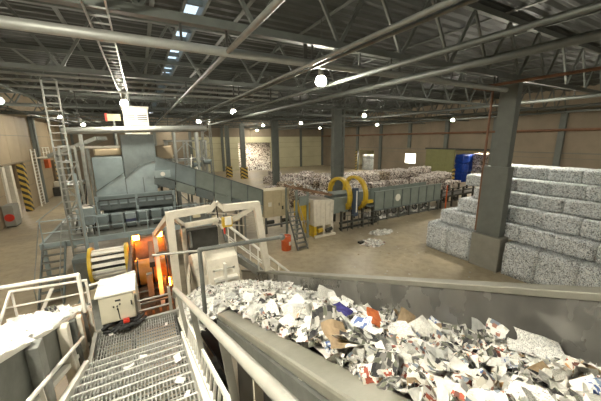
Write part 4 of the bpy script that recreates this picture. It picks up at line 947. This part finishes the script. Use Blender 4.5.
sts = thing('steep_steps', (8.1, 15.2, 0), 'steep steel steps with thin rails in front of the cream press', 'stairs')
for dx in (-.35, .35):
    MB().bar((7.98 + dx, 14.2, 0), (8.3 + dx, 16.2, 2.0), .05, .18).build('stringer', M['dgalv'], sts); MB().tube((7.98 + dx, 14.2, .95), (8.3 + dx, 16.2, 2.95), .022, 8).build('handrail', M['rail'], sts)
    for t in (0, .33, .66, 1): MB().tube((7.98 + dx + .32 * t, 14.2 + 2 * t, 2 * t), (7.98 + dx + .32 * t, 14.2 + 2 * t, 2 * t + .95), .02, 8).build('rail_post', M['rail'], sts)
for i in range(9):
    t = (i + .5) / 9; MB().box(7.98 + .32 * t - .34, 7.98 + .32 * t + .34, 14.1 + 2 * t, 14.32 + 2 * t, 2 * t, 2 * t + .03).build('tread', M['dgalv'], sts)
br = thing('steel_drum', (7.12, 14.75, 0), 'orange-red steel drum standing at the foot of the steep steps', 'barrel')
MB().lathe((7.12, 14.75, 0), [(.001, 0), (.29, 0), (.3, .02), (.3, .27), (.315, .29), (.3, .31), (.3, .58), (.315, .6), (.3, .62), (.3, .88), (.29, .9), (.28, .87), (.001, .87)], 20).build('shell', M['orange'], br)
MB().tube((7.2, 14.68, .87), (7.2, 14.68, .89), .035, 10).build('bung', M['dark'], br); MB().box(7.16, 7.3, 14.445, 14.46, .35, .58).build('paper_label', M['cream'], br)
ex = thing('fire_extinguisher', (6.0, 15.8, 0), 'small orange-red cylinder left of the orange drum', 'extinguisher')
MB().lathe((6.0, 15.8, 0), [(.001, 0), (.11, 0), (.12, .03), (.12, .5), (.06, .6), (.03, .66), (.001, .66)], 14).build('bottle', M['orange'], ex); MB().box(5.96, 6.04, 15.74, 15.86, .66, .72).build('valve', M['dark'], ex)
fb = MB().box(11.55, 11.95, 13.1, 13.4, 0, .14); tag(fb.build('tool_pouch', M['dark'], bevel=.04), 'small dark bag with a pale top lying on the floor right of the press', 'bag')

# ------------------------------------------------------------------ yellow rings and outfeed trough
rg = thing('wire_tier', (13.7, 17.3, 0), 'bale tying machine with two large yellow rings', 'machine')
def ring(x, lab=None):
    pr = []
    MBr = MB().lathe((x, 17.2, 2.4), [(1.18, -.16), (1.38, -.16), (1.38, .16), (1.18, .16)], 36, 'x', closed=True)
    for i in range(len(MBr.s)): MBr.s[i] = False
    MBr.build('ring', M['yellow'], rg)
ring(12.9); ring(14.4)
for x in (12.9, 14.4):
    for a in (.6, 2.2, 3.6, 5.2): MB().box(x - .2, x + .2, 17.2 + 1.26 * math.cos(a) - .1, 17.2 + 1.26 * math.cos(a) + .1, 2.4 + 1.26 * math.sin(a) - .1, 2.4 + 1.26 * math.sin(a) + .1).build('clamp', M['yellow'], rg)
MB().box(12.0, 15.4, 16.6, 17.9, 1.45, 2.6).build('channel', M['blue3'], rg, bevel=.02)
MB().box(13.1, 13.5, 15.7, 15.95, 1.0, 3.1).build('drive_housing', paint('dark_blue_grey', (58, 70, 88), .5), rg, bevel=.02); MB().box(13.28, 13.38, 15.67, 15.7, 1.3, 2.9).build('scale_strip', M['white'], rg)
MB().box(14.4, 14.9, 15.66, 15.75, 1.85, 2.1).build('plate', M['yellow'], rg)
MB().box(11.6, 13.0, 16.2, 16.6, 1.3, 2.4).build('side_cover', M['trough'], rg)
for x in (12.2, 13.2, 14.2, 15.2):
    for y in (16.0, 18.2): MB().box(x - .07, x + .07, y - .07, y + .07, 0, 1.45).build('leg', M['dark'], rg)
MB().box(12.0, 15.6, 15.85, 16.0, .55, .68).box(12.0, 15.6, 15.85, 16.0, .15, .25).build('base_rail', M['dark'], rg)
for x in [12.1 + .5 * i for i in range(8)]: MB().tube((x, 15.75, 0), (x, 15.75, 1.15), .025, 8).build('guard_post', M['dgalv'], rg)
for z in (.6, 1.15): MB().tube((12.1, 15.75, z), (15.6, 15.75, z), .022, 8).build('guard_rail', M['dgalv'], rg)
tg = thing('outfeed_trough', (20, 17, 0), 'long green-grey outfeed trough on legs right of the yellow rings', 'conveyor')
x = 15.75; k = 0
while x < 23.9:
    x1 = min(x + 1.03, 23.95); MB().box(x + .015, x1 - .015, 16.4, 16.45, 1.0, 2.42).build('side_panel', M['trough'], tg)
    MB().box(x - .03, x + .03, 16.34, 16.4, .95, 2.45).build('rib', M['blue3'], tg); MB().box(x + .015, x1 - .015, 18.0, 18.05, 1.0, 2.42).build('back_panel', M['trough'], tg); x = x1; k += 1
MB().box(15.7, 24, 16.33, 16.48, 2.42, 2.48).build('top_rim', M['trough'], tg); MB().box(15.7, 24, 16.34, 16.5, .9, 1.02).build('bottom_rail', M['blue3'], tg); MB().box(15.7, 24, 16.45, 18, 1.05, 1.15).build('bed', M['dgalv'], tg)
dk = MB().tube((18.35, 16.39, 1.75), (18.35, 16.375, 1.75), .3, 18).build('round_sign', M['white'], tg, label='round white plate on the trough side')
for x in [16.0 + i * 1.3 for i in range(7)]:
    for y in (16.45, 17.95): MB().box(x - .06, x + .06, y - .06, y + .06, 0, .95).build('leg', M['dgalv'], tg)
for i in range(8):
    x = 16.6 + i * .85; tb_ = MB().lathe((x, 16.7, .6), [(.24 + .04 * math.cos(a), .04 * math.sin(a)) for a in [j * 6.283 / 6 for j in range(6)]], 14, 'x', closed=True); tb_.build('cable_loop', M['black'], tg)
MB().box(15.8, 24, 16.5, 17.9, .0, .12).build('floor_rail', M['dgalv'], tg)
scatter('paper_scraps', [(U(15.9, 23.5), U(16.6, 18.2), U(.12, .35)) for _ in range(420)], 'white paper scraps lying under the long trough', size=(.1, .3), mats=('white', 'pale', 'warm'), wts=(5, 2, .4))
tp = MB().box(15.9, 24.2, 18.3, 18.36, 2.6, 2.66)
# dark belt frame right of the trough end
ef = thing('belt_frame', (26, 16.8, 0), 'dark steel conveyor frame between the trough end and the white bales', 'conveyor')
MB().box(24.1, 31, 16.5, 18.2, 1.0, 1.15).build('bed', M['dark'], ef)
for x in (24.3, 26, 27.7, 29.4, 30.9):
    for y in (16.55, 18.1): MB().box(x - .07, x + .07, y - .07, y + .07, 0, 1.8).build('post', M['dark'], ef)
for z in (.5, 1.45, 1.75): MB().box(24.1, 31, 16.5, 16.58, z, z + .07).build('rail', M['dark'], ef)
for x in (24.9, 26.5, 28.2): MB().tube((x, 16.5, .75), (x, 16.7, .75), .2, 12).build('wheel', M['black'], ef)
po = MB().tube((22.6, 14.9, 0), (22.6, 14.9, 2.6), .05, 8).build('marker_pole', M['orange']); tag(po, 'slim orange-brown pole left of the white bale stack', 'pole')
for i in range(5): tag(MB().box(21.0 + i * .35, 21.18 + i * .35, 13.9, 14.08, 0, .5 + .1 * (i % 3)).build('wooden_block', M['white'], bevel=.02), f'pale upright block by the end of the white bales, {ORD[i]} from the left', 'block', 'upright pale blocks')

# ------------------------------------------------------------------ waste paper in the feed channel
def surf(x, y):
    u = (x - .95) / 2.33; zl_ = 3.93 + .42 * (4.33 - y); zr_ = zr(y) - .56 - .08 * (4.5 - y)
    z = zl_ + (zr_ - zl_) * max(0, min(1.05, u)) + .1 * math.sin(math.pi * max(0, min(1, u))) + .15 * pn(x * 1.5, y * 1.1, 4.2) + .12 * pn(x * 3.6, y * 3.6, 1.7)
    if u < .2 and y < 4.4: z = max(z, zf(y) + .02 - .4 * u)
    return z - max(0, y - 6.5) * .05
wb_ = MB().grid(lambda u, v: (.99 + 2.25 * u, -1.4 + 9.6 * v, surf(.99 + 2.25 * u, -1.4 + 9.6 * v) - .05 + .05 * pn(u * 30, v * 90, 1)), 30, 110, True)
tag(wb_.build('waste_paper_mass', M['heap'], loc=(0, 0, 0)), 'deep mass of loose waste paper filling the feed channel', 'paper', kind='stuff')
def near_pts(n, y0, y1, x0=1.0, x1=3.22): 
    o = []
    while len(o) < n:
        x, y = U(x0, x1), U(y0, y1); o.append((x, y, surf(x, y)))
    return o
scatter('waste_paper', near_pts(5000, 3.0, 8.0), 'small pale scraps covering the far part of the feed channel', size=(.04, .14), mats=('white', 'pale', 'print', 'grey', 'warm', 'mag', 'dark'), wts=(8, 3, 2, 2.5, .8, 1.8, 2.2), cat='paper scraps', tilt=.6)
scatter('waste_paper', near_pts(9500, -1.3, 3.2), 'small coloured and grey scraps covering the near part of the feed channel', n=2, size=(.03, .12), mats=('white', 'pale', 'grey', 'print', 'mag', 'dark', 'warm', 'brown', 'blue'), wts=(3, 5, 5, 2.5, 4.5, 6, 1.6, 1.4, .7), tilt=.7)
# the sheets that show largest, one by one
kinds = [('white', 'crumpled white sheet lying on the waste paper in the feed channel', 'crumpled white sheets', 3), ('grey', 'grey newspaper page lying on the waste paper in the feed channel', 'newspaper pages', 5),
         ('print', 'white printed page lying on the waste paper in the feed channel', 'printed pages', 3), ('mag', 'coloured magazine page lying on the waste paper in the feed channel', 'magazine pages', 3),
         ('dark', 'dark printed page lying on the waste paper in the feed channel', 'dark printed pages', 3), ('warm', 'reddish printed page lying on the waste paper in the feed channel', 'reddish printed pages', .7),
         ('brown', 'brown kraft paper piece lying on the waste paper in the feed channel', 'brown paper pieces', 1), ('pale', 'plain pale grey sheet lying on the waste paper in the feed channel', 'pale grey sheets', 4), ('blue', 'bluish printed page lying on the waste paper in the feed channel', 'bluish printed pages', .5)]
cache = {}
def sheet_obj(name, kind, v, loc, rot, lab, group=None, cat='paper', mat=None, dims=None, crump=None):
    key = (kind, v, dims, mat.name if mat else 0)
    if key not in cache:
        w, h = dims or (U(.16, .34), U(.13, .27)); me = sheet_mesh(v + len(cache) * 3, w, h, crump if crump is not None else U(.04, .1)).mesh('paper_sheet', mat or SHM[kind]); uv_grid(me, 5); cache[key] = me
    o = bpy.data.objects.new(name, cache[key]); COL.objects.link(o); o.location = loc; o.rotation_euler = rot
    return tag(o, lab, cat, group)
KEEP_CLEAR = [(2.93, .9), (2.7, .6), (2.7, .85), (1.8, 2.35), (1.72, 2.15), (1.95, 1.95), (1.88, 1.75), (2.6, 2.1), (2.5, 1.85), (3.05, 2.0), (3.05, 1.45)]      # room for the single marked pieces below
for i in range(285):
    kd, lab, grp, _ = random.choices(kinds, [k[3] for k in kinds])[0]
    y = -1.0 + 5.4 * R() ** 1.1; x = U(1.05, 3.15)
    if any((x - a) ** 2 + (y - b) ** 2 < .27 ** 2 for a, b in KEEP_CLEAR): x = 1.1 + .35 * R()
    if y < 2.2 and kd in ('white', 'pale') and R() < .6: kd, lab, grp, _ = random.choice([kinds[1], kinds[3], kinds[3], kinds[4], kinds[2]])
    if y > 2.6 and kd not in ('white', 'pale', 'grey', 'print') and R() < .7: kd, lab, grp, _ = kinds[0]
    lab = lab.replace(' lying on the waste paper in the feed channel', '') + ' on the heap, ' + ('nearest the viewer' if y < .9 else 'in the near half' if y < 2.1 else 'level with the purple film' if y < 3.1 else 'toward the cream frame') + ', ' + ('by the near rim' if x < 1.6 else 'by the far wall' if x > 2.6 else 'mid-channel')
    o = sheet_obj('paper_sheet', kd, int(R() * 8), (x, y, surf(x, y) + (U(.05, .1) if y > 1.2 else U(.03, .06))), (random.gauss(0, .35), random.gauss(0, .35), U(0, 6.28)), lab, lab.replace('sheet', 'sheets').replace('page', 'pages').replace('piece', 'pieces'))
    q = U(.8, 1.1) * (.62 if y < .6 else .75 if y < 1.4 else 1); o.scale = (q, q, q * U(.8, 1.5))
def special(lab, kind, x, y, rot, dims, crump=.06, mat=None, lift=.1, name='paper_sheet', cat='paper'):
    return sheet_obj(name, kind, 50 + int(x * 10), (x, y, surf(x, y) + lift), rot, lab, None, cat, mat, dims, crump)
special('large newspaper page standing up at the right end of the feed channel', 'print', 2.93, .9, (.15, -.3, .5), (.44, .34), .05, lift=.1)
special('long torn white strip with dark marks below the large newspaper page at right', 'print', 2.7, .78, (.1, -.15, .5), (.14, .5), .04, lift=.1)
special('crumpled purple-blue film in the middle of the feed channel', 'mag', 1.8, 2.35, (.3, .2, .4), (.21, .19), .08, M['purple'], .17, 'plastic_film', 'film')
special('bright orange sheet right of the purple film', 'warm', 1.95, 1.95, (.3, -.3, 1.0), (.17, .13), .06, M['oranges'], .1)
special('brown cardboard flap lying right of the purple film', 'brown', 2.6, 2.1, (.3, -.35, .5), (.36, .2), .03, None, .12, 'cardboard_flap', 'cardboard')
special('white leaflet with blue print against the far wall of the feed channel', 'blue', 3.05, 2.0, (.3, -.5, .2), (.26, .2), .04, lift=.14)
special('grey crumpled sheet standing against the far wall left of the newspaper page', 'pale', 3.05, 1.45, (.3, -.6, .6), (.26, .28), .08, lift=.15)
special('reddish brown strip lying behind the large newspaper page', 'warm', 3.12, 1.3, (.3, 0, .6), (.3, .14), .06, lift=.08)
# paper on the left channel and around
def lsurf(x, y): return zl(y) + .01 + .05 * pn(x * 4, y * 2, 8) + .05 * math.sin((x + 2.05) / .85 * 3.1)
def leftok(x, y): return y < 5.2 + (x + 2.04) * 1.28
lm = MB().grid(lambda u, v: (lambda x: (x, -1 + (5.1 + (x + 2.02) * 1.2 + 1) * v, lsurf(x, -1 + (5.1 + (x + 2.02) * 1.2 + 1) * v) - .02))(-2.02 + .76 * u), 16, 70, True)
tag(lm.build('waste_paper_mass', SHM['white'], loc=(0, 0, 0)), 'white paper filling the inclined channel at left', 'paper', kind='stuff')
pts = []
while len(pts) < 900:
    x, y = U(-2.0, -1.26), U(1.5, 6.2)
    if leftok(x, y): pts.append((x, y, lsurf(x, y)))
scatter('waste_paper', pts, 'flat white scraps lying on the paper in the left channel', size=(.06, .24), mats=('white', 'pale', 'print', 'brown'), wts=(12, 2.5, .6, .25), tilt=.2, crump=.2)
for i, (x, y) in enumerate(((-1.62, 5.35), (-1.52, 5.45), (-1.57, 5.25), (-1.45, 5.3))):
    special_o = sheet_obj('paper_sheet', 'dark' if i % 2 else 'brown', 70 + i, (x, y, lsurf(x, y) + .06), (U(-.5, .5), U(-.5, .5), U(0, 6)), f'dark brown crumpled paper on the white heap at left, {ORD[i]} of a small clump', 'dark crumpled papers at left', dims=(.16, .12), crump=.1)
for i, (x, y, w) in enumerate(((-.3, 4.06, .16), (-.45, 3.9, .12), (.12, 3.5, .14), (.1, 2.9, .1), (.14, 4.3, .12), (-.78, 5.2, .1), (.05, 5.0, .1), (.13, 2.6, .1))):
    yy = y; zz = zs(math.floor((4.5 - yy) / .25) * -.25 + 4.5) if yy < 4.5 else ZL
    sheet_obj('paper_sheet', 'white', 80 + i, (x, y, zz + .02), (.15, .1, U(0, 6)), ['white scrap lying mid-width on an upper step of the stair', 'small white scrap beside the mid-width scrap on the stair', 'white scrap by the right stringer half way up the stair', 'small scrap by the right stringer near the bottom of the photo', 'white scrap by the right stringer near the landing', 'white scrap on the landing by the beige cabinet', 'white scrap on the right of the landing', 'lowest white scrap by the right stringer in the photo'][i], dims=(w, w * .6), crump=.03)
sm_ = MB().grid(lambda u, v: (.48 + .6 * u, 4.42 + 3.9 * v, surf(.99, 4.42 + 3.9 * v) - .08 - .38 * (1 - u) ** 1.5 + .06 * pn(u * 4, v * 16, 3)), 12, 50, True)
tag(sm_.build('waste_paper_mass', M['heap'], loc=(0, 0, 0)), 'loose white paper spilling past the end of the near hopper rim', 'paper', kind='stuff')
def spill(n):
    o = []
    for _ in range(n):
        u, v = R(), R(); o.append((.48 + .6 * u, 4.42 + 3.9 * v, surf(.99, 4.42 + 3.9 * v) - .06 - .38 * (1 - u) ** 1.5))
    return o
scatter('waste_paper', spill(800), 'white scraps on the paper spilling past the near hopper rim', size=(.06, .2), mats=('white', 'pale', 'print'), wts=(8, 2, 1), tilt=.4)
scatter('waste_paper', [(U(-.86, -.42), U(5.34, 5.92), ZL + .692) for _ in range(40)], 'white scraps lying on top of the beige control cabinet', size=(.05, .12), mats=('white',), tilt=.03, crump=.05, lift=.006)
ywall(.42, .47, 4.45, 8.3, zf, .62, 1.7).build('spill_wall', M['dgalv'], hp); ywall(.42, 1.0, 4.4, 8.3, zf, 1.6, 1.7).build('spill_floor', M['dgalv'], hp)
